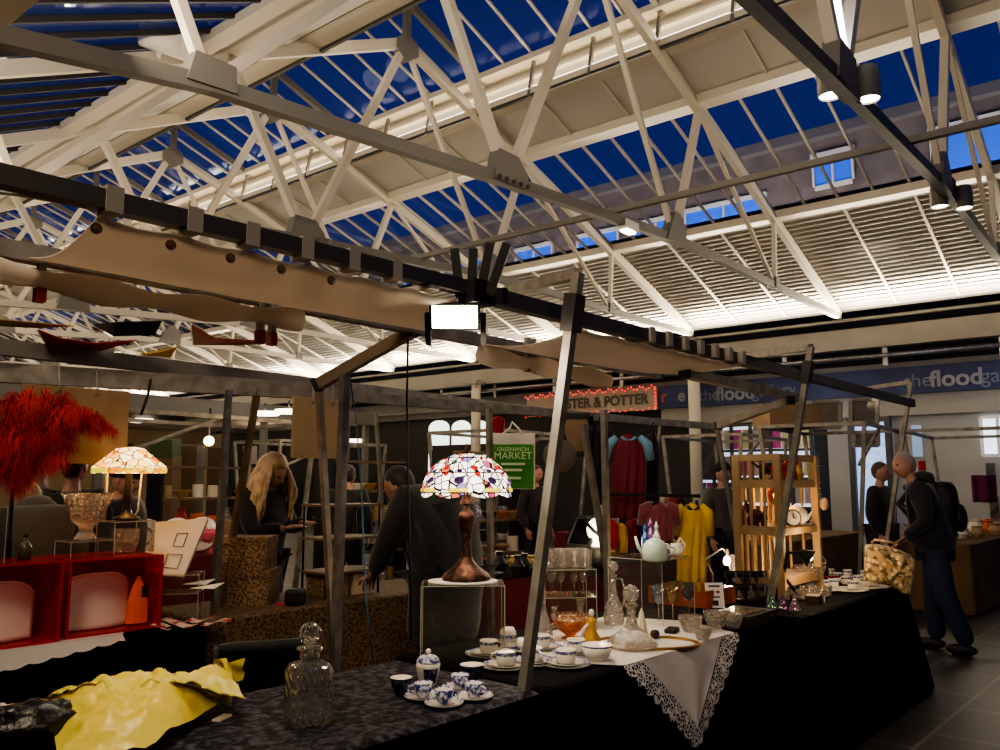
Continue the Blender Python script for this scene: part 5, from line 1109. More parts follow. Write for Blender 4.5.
for k, (x, w, y) in enumerate(((1.35, .38, 4.4), (1.86, .32, 4.44))):
    c = P4(x, y, .022); t = thing('curved_panel', ('pale curved plastic panel inside the left red box', 'pale curved plastic panel inside the right red box')[k], 'panel', c)
    def cv(u, v): return c + Vector((w * (u - .5) * (1 + .12 * v), -.06 * math.cos((u - .5) * 2.4) + .05 * v, .27 * v * (1 - .25 * (2 * u - 1) ** 4)))
    G().grid(cv, 20, 12).build('panel_sheet', M['pink_white'], t, solid=.004); G().tube([cv(u / 12, 1) for u in range(13)], .004, 6).build('rolled_rim', M['white'], t)
c = P4(2.04, 4.36, .03); t = thing('paper_pouch', 'orange paper pouch at the right end inside the right red box', 'pouch', c)
G().lathe([(0, 0), (.06, 0), (.055, .1), (.035, .18), (.005, .24)], 9, c, sy=.5).build('pouch', mat('orange_paper', 'd8541a', .7, emit='e05010', es=.08), t, flat=True)
c = P4(2.03, 4.262, .2); t = thing('hanging_tag', 'small black tag hanging on a thread before the orange pouch', 'tag', c); G().box(c, (.03, .004, .06)).build('tag_card', M['black'], t); G().tube([c + Vector((0, 0, .03)), c + Vector((.004, .0, .18))], .0018, 5).build('thread', M['dark_steel'], t)
ZB = .385
def onbox(px, py, z=ZB): return onz(px, py, TZ + z)
riser('small clear acrylic box on the left red box, touching the picture edge', P4(1.24, 4.4, ZB), .26, .2, .26, .05)
c = P4(1.5, 4.42, ZB); t = thing('green_bottle', 'small olive-green bottle between the clear box and the crystal vase', 'bottle', c); gb = mat('olive_bottle', '4a4a30', .3)
G().lathe([(0, 0), (.03, 0), (.032, .06), (.02, .08), (.01, .09), (.01, .11), (0, .11)], 16, c).build('bottle', gb, t); G().lathe([(0, .11), (.013, .11), (.013, .125), (0, .127)], 12, c).build('cap', M['black'], t)
c = P4(1.8, 4.47, ZB); rv, _ = riser('low clear acrylic riser under the crystal vase', c, .22, .18, .075, .05)
c = P4(1.8, 4.47, ZB + .082); t = thing('crystal_vase', 'large flared square crystal vase on the low riser', 'vase', c)
g = G(); L = [chamf(a, a * .2, z) for a, z in ((.045, 0), (.04, .012), (.03, .03), (.024, .05), (.036, .075), (.055, .09), (.062, .12), (.1, .235), (.092, .235), (.056, .12), (.03, .085))]
rzm = Matrix.Rotation(.4, 3, 'Z'); g.add([c + rzm @ Vector(q) for l in L for q in l], [(k * 8 + i, k * 8 + (i + 1) % 8, (k + 1) * 8 + (i + 1) % 8, (k + 1) * 8 + i) for k in range(10) for i in range(8)])
g.build('vase_body', M['crystal_thin'], t)
g = G()
for k in range(16):
    for j in range(4):
        a = 2 * PI * k / 16; z = .13 + j * .026; r = .068 + (z - .12) * .33; g.ell(c + Vector((r * math.cos(a), r * math.sin(a), z)), (.009, .009, .012), 5, 4)
g.build('cut_facets', mat('cut_facets', 'f2eee6', .05, spec=.9, trans=.6), t, flat=True)
c = P4(2.02, 4.5, ZB); riser('clear acrylic box supporting the amber-shaded lamp', c, .22, .2, .165, .05); AT = c + Vector((0, 0, .17))
lathe_thing('cut_bowl', 'cut-glass bowl shut inside the clear box under the amber lamp', 'bowl', c + Vector((0, 0, .004)), [(0, 0), (.05, 0), (.07, .05), (.072, .12), (.065, .12), (.06, .05), (0, .012)], M['crystal_thin'], 12)
c = AT; t = thing('amber_lamp', 'glowing amber panelled glass lamp on a dark turned base', 'lamp', c); am = stained('amber_panels', ((0, 'ffcf70'), (.4, 'ffe2a4'), (.6, 'f0a038'), (.74, 'd86a1c'), (.86, 'ffd488')), 20, 3.0, 0, .05)
zz = (ony(123, 473, 4.5).z - c.z); zt2 = (ony(123, 449, 4.5).z - c.z); Rr_ = .2
G().lathe([(0, 0), (.07, 0), (.065, .015), (.03, .03), (.02, .06), (.03, .1), (.022, .14), (.018, zz)], 20, c).build('base', mat('lamp_base', '2f2a24', .35, .4), t)
s_ = G().lathe([(Rr_, zz + .0), (Rr_, zz + .03), (.075, zt2), (.02, zt2 + .01)], 8, c, sm=False).build('shade', am, t, solid=.003)
G().lathe([(Rr_ + .002, zz), (Rr_ + .002, zz + .028)], 8, c, sm=False).build('amber_border', stained('amber_border', ((0, 'ffc21a'), (.4, 'ffe070'), (.6, 'b8c020'), (.75, 'f0901a'), (.9, 'ffd040')), 26, 1.7, 0, .02), s_)
G().lathe([(.02, zt2 + .008), (.012, zt2 + .03), (0, zt2 + .035)], 10, c).build('finial', M['black'], t); G().tube([c + Vector((.03, 0, .0)), c + RT * .06 + Vector((0, 0, .05)), c + RT * .07 + Vector((0, 0, zz))], .005, 6).build('cord', M['cream'], t); G().tube([c + RT * -.12 + Vector((0, 0, 0)), c + RT * -.12 + Vector((0, 0, zz))], .008, 6).build('support_rod', M['pale_sign'], t)
AMBER = c + Vector((0, 0, zz - .02))
# white tilted panel and clear bin right of the red boxes
d = 4.55
q = [ond(143, 572, d), ond(183, 577, d + .02), ond(208, 518, d + .22), ond(156, 522, d + .2)]
t = thing('placard', 'white panel tilted back, its rear side marked with small boxes', 'panel', (q[0] + q[1]) / 2); nrm = (q[1] - q[0]).cross(q[3] - q[0]).normalized()
nrm = nrm if nrm.dot(FW) > 0 else -nrm
G().prism(q, nrm * .03).build('panel', mat('panel_white', 'c6beb2', .5), t)
def pq(u, v): return (q[0] * (1 - u) + q[1] * u) * (1 - v) + (q[3] * (1 - u) + q[2] * u) * v - nrm * .003
for u0, v0, u1, v1 in ((.45, .12, .78, .36), (.5, .5, .72, .74)):
    g = G(); w4 = [pq(u0, v0), pq(u1, v0), pq(u1, v1), pq(u0, v1)]
    for a, b in zip(w4, w4[1:] + w4[:1]): g.bar(a, b, .003)
    g.build('outline', M['black'], t)
c = onz(182, 622, TZ); riser('clear acrylic bin with loose papers beside the grey pole', c + Vector((0, .12, 0)), .3, .2, .25, RA + .2, (.15,))
random.seed(9)
for k, (px, py) in enumerate(((196, 584), (204, 588))):
    p = onz(px, py, TZ + .18); tag(G().prism([p + RT * -.07 + fwd * -.02, p + RT * .07 + fwd * -.04, p + RT * .09 + fwd * .07 + Vector((0, 0, .02)), p + RT * -.03 + fwd * .09], (0, 0, .002)).build('loose_paper', M['white'], loc=p), ('white paper sheet lying in the clear bin', 'white paper sheet hanging over the clear bin edge')[k], 'paper')
for k in range(5):
    p = onz(160 + 14 * k, 626 - (k % 2) * 4, TZ + .008); tag(G().grid(lambda u, v: p + RT * (.14 * u - .07) + fwd * (.1 * v - .05) + Vector((0, 0, .012 * math.sin(u * 5 + k) + .005 * k)), 8, 4).build('red_napkin', mat('printed_%d' % k, 'd8cfc4', .7, noise=(14, 'a02a2a', .48, .56)), loc=p), 'crumpled red and white printed paper on the table by the grey pole', 'paper', 'red and white papers by the pole')
# plates on the far red table
for k, px in enumerate((147, 178, 203)):
    p = ony(px, 502, 7.75); t = thing('display_plate', ('white plate standing on the far red table, leftmost of three', 'white plate standing on the far red table, middle of three', 'white plate standing on the far red table beside the pink flower')[k], 'plate', (p.x, p.y, .8))
    c = Vector((p.x, p.y, .985)); Rm = (-fwd + Vector((0, 0, .25))).to_track_quat('Z', 'Y').to_matrix(); G().lathe([(0, 0), (.08, 0), (.17, .02), (.165, .025), (.075, .008), (0, .008)], 28, c, rot=Rm).build('plate', M['china'], t)
    G().lathe([(.06, .006), (.075, .014), (.09, .012)], 28, c, rot=Rm).build('well_ring', M['crystal_thin'], t); G().bar(c - Vector((0, 0, .18)) + fwd * .08, c + fwd * .05, .02).build('easel', M['black'], t)
p = ony(212, 497, 7.7); lathe_thing('pink_ornament', 'pink rose-shaped ornament on the far red table', 'ornament', (p.x, p.y, .8), [(0, 0), (.05, 0), (.03, .06), (.09, .14), (.1, .2), (.05, .24), (0, .22)], mat('rose', 'c85a70', .5), 12, wob=lambda a, z: 1 + .2 * math.sin(a * 5))
for k, (px, py) in enumerate(((196, 489), (214, 489))):
    p = ony(px, py, 8.1); t = thing('cardboard_box', ('cardboard box behind the standing plates, left of two', 'cardboard box behind the standing plates, right of two')[k], 'box', (p.x, p.y, .8)); G().box((p.x, p.y, .95), (.36, .25, .3)).build('box_body', M['board'], t); G().box((p.x, p.y, 1.102), (.37, .06, .005)).build('tape', bpy.data.materials['tape'], t)
# leopard boxes, wire shelf, chair
for k, (px, py, w, h, lab) in enumerate(((240, 606, .34, .21, 'leopard-print box by the grey pole, lower of two'), (237, 606, .33, .2, 'leopard-print box by the grey pole, topmost of two'))):
    c = onz(px, py, TZ) + fwd * .14 + Vector((0, 0, .212 * k)); t = thing('leopard_box', lab, 'box', c); G().box(c + Vector((0, 0, h / 2)), (w, .26, h), RA).build('box_body', M['leopard'], t); G().box(c + Vector((0, 0, h - .02)), (w + .012, .272, .045), RA).build('lid', M['leopard'], t)
sx, sy = 3.34, 4.62
t = thing('wire_shelf', 'black wire-legged shelf unit standing on the leopard cloth', 'shelf', P4(sx + .25, sy, .0))
for x in (sx, sx + .44):
    for y in (sy - .13, sy + .13): G().tube([P4(x, y), P4(x, y, .62)], .008, 6).build('leg', M['black_metal'], t)
for z in (.16, .38, .6): G().box(P4(sx + .22, sy, z), (.48, .3, .015)).build('shelf_board', mat('shelf_board', '6b5a42', .7) if 'shelf_board' not in bpy.data.materials else bpy.data.materials['shelf_board'], t)
for k, (x, z, w, h) in enumerate(((.11, .002, .18, .14), (.33, .002, .17, .13))):
    c = P4(sx + x, sy, z); t = thing('leopard_box', ('leopard-print box under the wire shelf, left of two', 'plain fabric box under the wire shelf, right of two', 'leopard-print box at the left of the wire shelf\'s middle board', 'brown lidded box at the right of the wire shelf\'s middle board')[k], 'box', c); m = (M['leopard'], bpy.data.materials['lining'], M['leopard'], M['board'])[k]
    G().box(c + Vector((0, 0, h / 2)), (w, .22, h)).build('box_body', m, t); G().box(c + Vector((0, 0, h - .012)), (w + .01, .23, .03)).build('lid', m, t)
c = onz(300, 606, TZ); tag(G().box(c + Vector((0, .05, .05)), (.12, .1, .1), .4).build('camera_case', M['black'], bevel=.02, loc=c), 'black lens-shaped case lying on the leopard cloth', 'case')
c = onz(283, 604, TZ); tag(G().ell(c, (.07, .03, .012), 12, 6, rot=Matrix.Rotation(.3, 3, 'Z')).build('pink_cloth', mat('pink', 'c0305a', .8), loc=c), 'small pink cloth on the leopard table edge', 'cloth')
# folding chair in the vendors' aisle
c = Vector((2.12, 3.3, 0)); t = thing('folding_chair', 'black folding chair in the gap between the table rows', 'chair', c); Rc = Matrix.Rotation(-.5, 3, 'Z')
def FC(x, y, z): return c + Rc @ Vector((x, y, z))
G().prism([FC(-.21, -.2, .45), FC(.21, -.2, .45), FC(.2, .2, .44), FC(-.2, .2, .44)], (0, 0, .03)).build('seat', M['black'], t, bevel=.008)
def cb(u, v): return FC(-.21 + .42 * u, -.24 - .05 * v + .05 * (2 * u - 1) ** 2, .6 + .26 * v - .02 * (2 * u - 1) ** 4)
G().grid(cb, 12, 6).build('backrest', M['black'], t, solid=.02)
for x in (-.2, .2):
    G().tube([FC(x, .24, 0), FC(x, -.05, .44), FC(x, -.26, .84)], .012, 8).build('leg', M['dark_steel'], t); G().tube([FC(x * .92, -.26, 0), FC(x * .92, .17, .44)], .012, 8).build('leg', M['dark_steel'], t)
# --- red feathers on a stand
p0 = ony(52, 462, 4.55); t = thing('feather_plume', 'bunch of red ostrich feathers drooping before the brown board', 'feathers', p0)
random.seed(21); fm = mat('red_feather', 'd4403a', .8, sub=.1); fm2 = mat('dark_red_feather', 'b02420', .85)
def feather(base, tip_, lift, m, n=150, ln=.085):
    g = G(); rib = []
    for i in range(25):
        f = i / 24; p = base.lerp(tip_, f); p = p + Vector((0, 0, lift * math.sin(PI * f * .85))); rib.append(p)
    g.tube(rib, [.004 * (1 - i / 26) + .0008 for i in range(25)], 5)
    for k in range(n):
        f = .06 + .94 * random.random(); i = min(int(f * 24), 23); p = rib[i].lerp(rib[i + 1], f * 24 - i); dirn = (rib[i + 1] - rib[i]).normalized()
        side = Vector((random.gauss(0, 1), random.gauss(0, 1), random.gauss(-.2, 1))).normalized(); side = (side - dirn * side.dot(dirn) * .5 + dirn * .35).normalized(); l = ln * (1.15 - .5 * f) * random.uniform(.6, 1.2)
        a = p; b = p + side * l * .6; c_ = p + side * l + Vector((0, 0, -.045)); w = side.cross(Vector((0, 0, 1))).normalized() * .0017
        g.add([a - w, a + w, b + w * .8, b - w * .8, c_], [(0, 1, 2, 3), (3, 2, 4)], True)
    g.build('feather', m, t)
for k, (bx, by, tx, ty, l) in enumerate(((20, 470, 116, 450, .2), (22, 468, 108, 446, .22), (24, 470, 100, 448, .17), (15, 468, 66, 402, .05), (12, 466, 48, 400, .05), (8, 466, 30, 398, .05), (4, 466, 12, 402, .05), (0, 470, -22, 410, .06), (-4, 470, -40, 430, .08), (20, 474, 84, 424, .1), (18, 474, 76, 414, .07), (14, 476, 60, 470, .1), (20, 476, 70, 455, .13), (4, 474, 24, 486, .05), (-6, 470, 4, 480, .08), (10, 470, 40, 436, .05), (-10, 470, 18, 440, .05), (12, 472, 56, 440, .08))):
    feather(ony(bx, by, 4.5 - .02 * (k % 4)), ony(tx, ty, 4.3 + .05 * (k % 5)), l, fm if k % 3 else fm2, 800 if k < 3 else 1000, .06 if k < 3 else .12)
G().tube([Vector((p0.x - .12, 4.66, TZ)), Vector((p0.x - .16, 4.6, p0.z - .1))], .012, 8).build('stem', M['black'], t)
# --- green market bag
d = 6.4; c = ond(513, 461, d); t = thing('market_bag', 'green and white carrier bag with pale lettering hung on a pole', 'bag', c)
def bagf(u, v): return ond(491 + 44 * u, 489 - 56 * v, d) + FW * (-.015 + .02 * math.cos(u * 9) * v + .05 * (u - .5) ** 2)
G().grid(bagf, 14, 12).build('bag_body', mat('bag_white', 'c9c4ba', .6), t, solid=.006)
def grf(u, v): return ond(492.5 + 41 * u, 488 - 44 * v, d) + FW * (-.03 + .02 * math.cos((.03 + u * .94) * 9) * v * .8)
G().grid(grf, 14, 10).build('green_panel', mat('bag_green', '2f7a1a', .6, emit='2f7a1a', es=.04), t)
wm = mat('bag_letter', 'b9cf9f', .6)
for txt, py, sz in (('GREENWICH', 449.5, .042), ('MARKET', 456, .078)): words(txt, sz, wm, 'lettering', t, frame3(ond(513, py, d - .075), RT, (0, 0, 1)), .001)
g = G()
for py, w in ((464, 12), (470, 9), (478, 8)): g.bar(ond(513 - w, py, d - .07), ond(513 + w, py, d - .07), .002, .018)
g.build('small_print', wm, t); G().tube([ond(503, 434, d), ond(510, 428, d), ond(512, 422, d), ond(518, 428, d), ond(522, 434, d)], .01, 6).build('handle', bpy.data.materials['bag_white'], t)
# --- clothes stall
def garment(name, label, cat, px, py0, py1, w, d, m, sleeves=None, flare=1.1, collar=None, hanger=True, slen=24):
    c = ond(px, py0, d); t = thing(name, label, cat, c); s = d / F
    def P(x, y, o=0): return ond(px + x, y, d) + FW * o
    h = py1 - py0
    for side in (-1, 1):
        def body(u, v):
            ww = w / 2 * (.62 + .38 * min(1, v * 7)) * (1 + (flare - 1) * v); x = (2 * u - 1) * ww; drop = abs(2 * u - 1) ** 1.6 * h * .07 * max(0, 1 - v * 4)
            return P(x, py0 + h * v + drop, side * .06 * math.cos((2 * u - 1) * PI / 2) + .02 * math.sin(u * 23 + v * 4) * v)
        if side < 0: G().grid(body, 24, 16).build('body_front', m, t, solid=.004)
        else: G().grid(body, 12, 8).build('body_back', m, t, solid=.004)
    if sleeves:
        for sd in (-1, 1): G().tube([P(sd * w * .33, py0 + h * .04), P(sd * (w * .5 + 2), py0 + h * .12), P(sd * (w * .5 + 5), py0 + slen)], [.035, .05, .045], 10).build('sleeve', sleeves, t)
    if collar: G().tube([P(w * .2 * math.cos(a * PI / 8), py0 + 2 + 3.5 * math.sin(a * PI / 8), -.05) for a in range(9)], .014, 6).build('collar', collar, t)
    if hanger: G().tube([P(-w * .3, py0 + 2), P(0, py0 - 2), P(0, py0 - 6), P(2, py0 - 8)], .008, 6).build('hanger', M['black'], t)
    return t
claret, skyb, yel = mat('claret', '7c2432', .75, noise=(3, '641a28', .3, .7)), mat('sky_blue', '6f9cb8', .75), mat('yellow_cloth', 'd8b414', .7)
garment('sports_shirt', 'long claret sports shirt with pale blue sleeves hanging high', 'shirt', 628, 434, 518, 34, 7.6, claret, skyb, 1.02, skyb, slen=26)
garment('sports_shirt', 'bright yellow football shirt with navy collar hanging low', 'shirt', 692, 503, 582, 26, 7.0, yel, yel, 1.2, mat('navy', '1a2350', .7), slen=32)
garment('velvet_top', 'claret top with wide sleeves in front of the yellow shirt', 'top', 659, 503, 540, 24, 6.9, mat('claret_velvet', '6a2030', .6, sheen=.5), bpy.data.materials['claret_velvet'], 1.3, None, slen=22)
garment('dark_coat', 'long dark navy coat hanging left of the claret shirt', 'coat', 599, 424, 500, 14, 7.8, mat('dark_navy', '12151f', .8), mat('dark_navy2', '12151f', .8), 1.1, None)
garment('dark_coat', 'dark maroon coat hanging right of the claret shirt', 'coat', 652, 430, 500, 12, 7.9, mat('dark_maroon', '241014', .8), None, 1.1, None)
cols = ('b01c1c', 'c8a020', '7a1a24', '20305a', 'd8c8a8', 'a83a1a', '4a1420', 'b8b0a0')
for k, (px, py0, py1, w, lab) in enumerate(((612, 520, 548, 12, 'red patterned garment low on the clothes rail, leftmost'), (622, 524, 552, 11, 'yellow garment low on the clothes rail beside the red one'), (632, 518, 548, 12, 'deep claret garment low on the clothes rail'), (640, 522, 552, 10, 'navy garment low on the clothes rail beside the claret top'), (600, 505, 540, 10, 'pale garment folded over the rail end by the slanted pole'), (672, 498, 520, 12, 'orange-red garment behind the claret top, left'), (680, 496, 520, 10, 'dark claret garment behind the claret top, right'), (664, 495, 515, 10, 'cream garment behind the claret top'))):
    garment('hanging_garment', lab, 'garment', px, py0, py1, w, 7.15 + .06 * k, mat('garment_%d' % k, cols[k], .75), None, 1.15, None, False)
rail('clothes rail holding the low hanging garments', ond(592, 494, 7.5), ond(700, 496, 7.3), M['black_metal'], .03, name='clothes_rail')
garment('red_jacket', 'red jacket with white piping hanging behind the green bag', 'jacket', 498, 416, 434, 13, 8, mat('jacket_red', 'a01820', .7), None, 1.05, None)
c = ond(560, 456, 7.4); t = thing('round_hat_box', 'round grey drum-shaped hat box with a pale label', 'hat box', c); Rm = (-FW).to_track_quat('Z', 'Y').to_matrix()
G().lathe([(0, -.06), (.145, -.06), (.15, -.04), (.15, .04), (.14, .05), (0, .052)], 32, c, rot=Rm).build('drum', mat('grey_felt', '5a5248', .8), t); o = c - FW * .06 - RT * .04 + Vector((0, 0, .05)); G().box(o, (.07, .004, .09), RA, .3, 0).build('label', M['cream'], t)
# mirror and glowing egg lamp on the red table
c = ond(590, 555, 6.2); c.z = TZ
q = [ond(566, 545, 6.2), ond(588, 547, 6.2), ond(602, 518, 6.35), ond(577, 517, 6.35)]
t = thing('table_mirror', 'dark tilted mirror in a black frame beside the glowing lamp', 'mirror', q[0]); G().prism(q, FW * .02).build('glass', mat('dark_mirror', '1a1a1c', .1, .6), t); g = G()
for a, b in zip(q, q[1:] + q[:1]): g.bar(a, b, .02, .03)
g.build('frame', M['black'], t); G().bar(q[2], Vector((q[2].x + .08, q[2].y + .08, TZ)), .015).build('strut', M['black'], t)
c = ond(597, 533, 6.3); t = thing('globe_lamp', 'glowing white globe lamp with a dark twisted band', 'lamp', c); G().ell(c, (.085, .085, .115), 18, 12).build('globe', mat('globe', 'ffffff', .4, emit='fff2d0', es=4), t)
G().tube([c + RT * (.09 * math.cos(a * .5)) - FW * .09 * abs(math.sin(a * .5)) + Vector((0, 0, -.1 + a * .034)) for a in range(7)], .014, 7).build('band', M['black'], t); G().lathe([(.0, -.3), (.09, -.3), (.08, -.12), (.03, -.1)], 18, c).build('pedestal', M['black'], t)
GLOBE = c
# small goods crowding the red table and others
random.seed(31)
gk = [('silver_dish', 'small silver dish among the crowded goods on the dark red table', 'dish', [(0, 0), (.04, 0), (.09, .03), (.085, .035), (.03, .01), (0, .01)], M['galv']),
      ('glass_jar', 'small glass jar among the crowded goods on the dark red table', 'jar', [(0, 0), (.04, 0), (.045, .07), (.03, .1), (.035, .12), (0, .12)], M['crystal_thin']),
      ('dark_vase', 'small dark vase among the crowded goods on the dark red table', 'vase', [(0, 0), (.035, 0), (.06, .07), (.025, .13), (.035, .16), (0, .155)], TD),
      ('brass_pot', 'small brass pot among the crowded goods on the dark red table', 'pot', [(0, 0), (.05, 0), (.06, .05), (.04, .08), (.045, .1), (0, .095)], TG)]
protos = []
for n, l, cat, prof, m in gk: protos.append(lathe_thing(n, l, cat, (0, 0, 0), prof, m, 14, group=l.replace('small ', '').split(' among')[0] + 's on the red table'))
used = [0] * 4
for k in range(34):
    i = k % 4; pos = Vector((4.95 + 3.1 * random.random(), 4.45 + .55 * random.random(), TZ + .001))
    if not used[i]: protos[i].location = pos; used[i] = 1
    else: dup(protos[i], pos, random.random() * 6, scale=random.uniform(.8, 1.25))
def clutter(label, cat, name, n, x0, x1, y0, y1, z, prof, ms, group, seg=10):
    pr = None
    for k in range(n):
        pos = Vector((random.uniform(x0, x1), random.uniform(y0, y1), z)); m = random.choice(ms)
        if pr is None: pr = lathe_thing(name, label, cat, (0, 0, 0), prof, m, seg, group=group); pr.location = pos; m0 = m
        else: dup(pr, pos, random.random() * 6, scale=random.uniform(.75, 1.3), swap={m0: m})
pal = [M['china'], M['cream'], M['crystal_thin'], M['pale_wood'], TO, M['cobalt']]
clutter('little white or coloured pot on the far right brown table', 'pot', 'table_pot', 26, 10.8, 13.4, 2.4, 3.1, .802, [(0, 0), (.07, 0), (.1, .06), (.06, .13), (.08, .16), (0, .15)], pal, 'pots on the far right brown table')
clutter('little jar on the brown table behind the coffee cups', 'jar', 'table_jar', 18, 9.1, 12, 4.1, 4.7, .802, [(0, 0), (.06, 0), (.065, .12), (.04, .16), (.045, .19), (0, .18)], pal, 'jars behind the coffee cups')
clutter('dark bottle on the red table before the lit print window', 'bottle', 'table_bottle', 14, 8.9, 11.8, 6, 6.6, .852, [(0, 0), (.045, 0), (.05, .14), (.02, .2), (.02, .28), (0, .28)], [TD, M['crystal_thin'], TG], 'bottles before the print window')
c = ond(985, 488, 11.5); tag(G().grid(lambda u, v: c + RT * (.34 * u - .17) + Vector((0, 0, -.2 + .38 * v)) + FW * .03 * math.sin(u * 9), 10, 6).build('purple_bag', mat('purple', '6a1a50', .7), loc=c, solid=.03), 'purple cloth bag hanging at the far right stall', 'bag')
c = ond(922, 466, 12.5); tag(G().box(c, (.2, .1, .16), .3).build('red_purse', mat('red_purse', 'b01c1c', .5), loc=c, bevel=.02), 'small red purse hanging at the stall behind the rucksack', 'purse')
# bare bulb in the left distance
c = ond(209, 441, 12.5); t = thing('bare_bulb', 'bare glowing bulb hanging in the dark left of the grey pole', 'lamp', c); G().ell(c, .075, 14, 10).build('bulb', mat('bulb_far', 'ffffff', emit='ffe0b0', es=14), t); G().tube([c + Vector((0, 0, .06)), c + Vector((0, 0, .5))], .015, 6).build('flex', M['black'], t)
FARB = c
# shelving and dark goods in the middle distance
def unit(label, c, w, d_, h, n, rz=.05):
    t = thing('goods_shelf', label, 'shelf', c); t.rotation_euler.z = rz; OFF[t.name] = Vector()
    for x in (-1, 1): G().box((x * w / 2, 0, h / 2), (.04, d_, h)).build('side_panel', M['dark_wall'], t)
    for k in range(n + 1): G().box((0, 0, .08 + (h - .1) * k / n), (w, d_, .03)).build('shelf_board', bpy.data.materials['shelf_board'], t)
    return t
SH = []
for lab, c, w, h in (('tall goods shelf under the black notice board, left distance', (5.6, 10.2, 0), 1.4, 1.7), ('tall goods shelf between the steel poles and the black coat', (7.6, 9.4, 0), 1.4, 1.8), ('tall goods shelf behind the round hat box', (8.2, 7.6, 0), 1.6, 1.9), ('goods shelf right of the arched windows, far back', (10.5, 9.6, 0), 1.6, 1.7)):
    unit(lab, Vector(c), w, .35, h, 4); SH.append((c, w, h))
pr = {}
kinds = [('shelf_vase', 'vase', [(0, 0), (.06, 0), (.09, .12), (.04, .22), (.06, .27), (0, .26)]), ('shelf_tin', 'tin', [(0, 0), (.08, 0), (.08, .18), (.07, .19), (0, .19)]), ('shelf_bowl', 'bowl', [(0, 0), (.05, 0), (.12, .09), (.11, .1), (0, .03)])]
for (c, w, h) in SH:
    for k in range(4):
        for x in range(6):
            i = random.randrange(3); n, cat, prof = kinds[i]; m = random.choice(pal + [TD, TD, TR, TG]); z = .08 + (h - .1) * k / 4 + .016
            pos = Vector((c[0] - w / 2 + .15 + (w - .3) * x / 5, c[1], z)); pos.y += (pos.x - c[0]) * .05
            if i not in pr: pr[i] = (lathe_thing(n, 'small %s on the dim goods shelves in the middle distance' % cat, cat, (0, 0, 0), prof, m, 12, group='%ss on the dim goods shelves' % cat), m); pr[i][0].location = pos
            else: dup(pr[i][0], pos, 0, scale=random.uniform(.8, 1.1), swap={pr[i][1]: m})
# ================================================================== people
SKIN = mat('skin', 'a57d69', .5, sub=.08)
def skin_mesh(nodes, edges, root):
    names = list(nodes); me = bpy.data.meshes.new('tmp'); me.from_pydata([tuple(nodes[n][0]) for n in names], [(names.index(a), names.index(b)) for a, b in edges], [])
    o = bpy.data.objects.new('tmp', me); COL.objects.link(o); o.modifiers.new('s', 'SKIN'); k = o.modifiers.new('b', 'SUBSURF'); k.levels = 2
    sv = me.skin_vertices[0].data
    for i, n in enumerate(names):
        r = nodes[n][1]; sv[i].radius = r if isinstance(r, tuple) else (r, r); sv[i].use_root = (n == root)
    dg = bpy.context.evaluated_depsgraph_get(); dg.update(); ev = o.evaluated_get(dg); m2 = ev.to_mesh()
    g = G(); g.add([v.co.copy() for v in m2.vertices], [tuple(p.vertices) for p in m2.polygons], True); ev.to_mesh_clear(); bpy.data.objects.remove(o); return g
def head_geo(g, c, fdir, updir, s):
    f = Vector(fdir).normalized(); u = (Vector(updir) - f * Vector(updir).dot(f)).normalized(); l = u.cross(f); Rm = Matrix((f, l, u)).transposed()
    def fn(p):
        k = 1.0
        if p.x > 0:
            k += .3 * math.exp(-(p.y ** 2 / .014 + (p.z + .12) ** 2 / .03)) + .06 * math.exp(-(p.y ** 2 / .03 + (p.z + .75) ** 2 / .03)) + .035 * math.exp(-(p.y ** 2 / .05 + (p.z + .45) ** 2 / .004))
            k -= .07 * math.exp(-((abs(p.y) - .38) ** 2 / .02 + (p.z - .05) ** 2 / .02)); k += .04 * math.exp(-(p.z - .22) ** 2 / .01)
        k -= .16 * max(0, -p.z - .25) * (1 if p.x < .1 else .4); return k
    g.ell(c, (.098 * s, .078 * s, .118 * s), 28, 22, rot=Rm, fn=fn)
    for sd in (-1, 1): g.ell(c + Rm @ Vector((-.005, sd * .078, -.005)) * s, (.02 * s, .009 * s, .032 * s), 8, 8, rot=Rm)
    return Rm
def hand(g, w, d, up, s=1, curl=.5):
    d = Vector(d).normalized(); u = (Vector(up) - d * Vector(up).dot(d)).normalized(); sd = d.cross(u); Rm = Matrix((d, sd, u)).transposed()
    g.ell(w + d * .045 * s, (.055 * s, .042 * s, .016 * s), 12, 8, rot=Rm)
    for k, L in enumerate((.07, .08, .075, .06)):
        b = w + d * .085 * s + sd * (-.03 + .02 * k) * s; m = b + d * L * .5 * s - u * curl * .012 * s; e = m + d * L * .4 * s * (1 - curl * .5) - u * curl * .035 * s; g.tube([b - d * .02 * s, b, m, e], [.009 * s, .009 * s, .008 * s, .006 * s], 7)
    b = w + d * .03 * s - sd * .035 * s; g.tube([b, b + d * .03 * s - sd * .025 * s, b + d * .06 * s - sd * .03 * s - u * .01 * s], [.011 * s, .01 * s, .007 * s], 7)
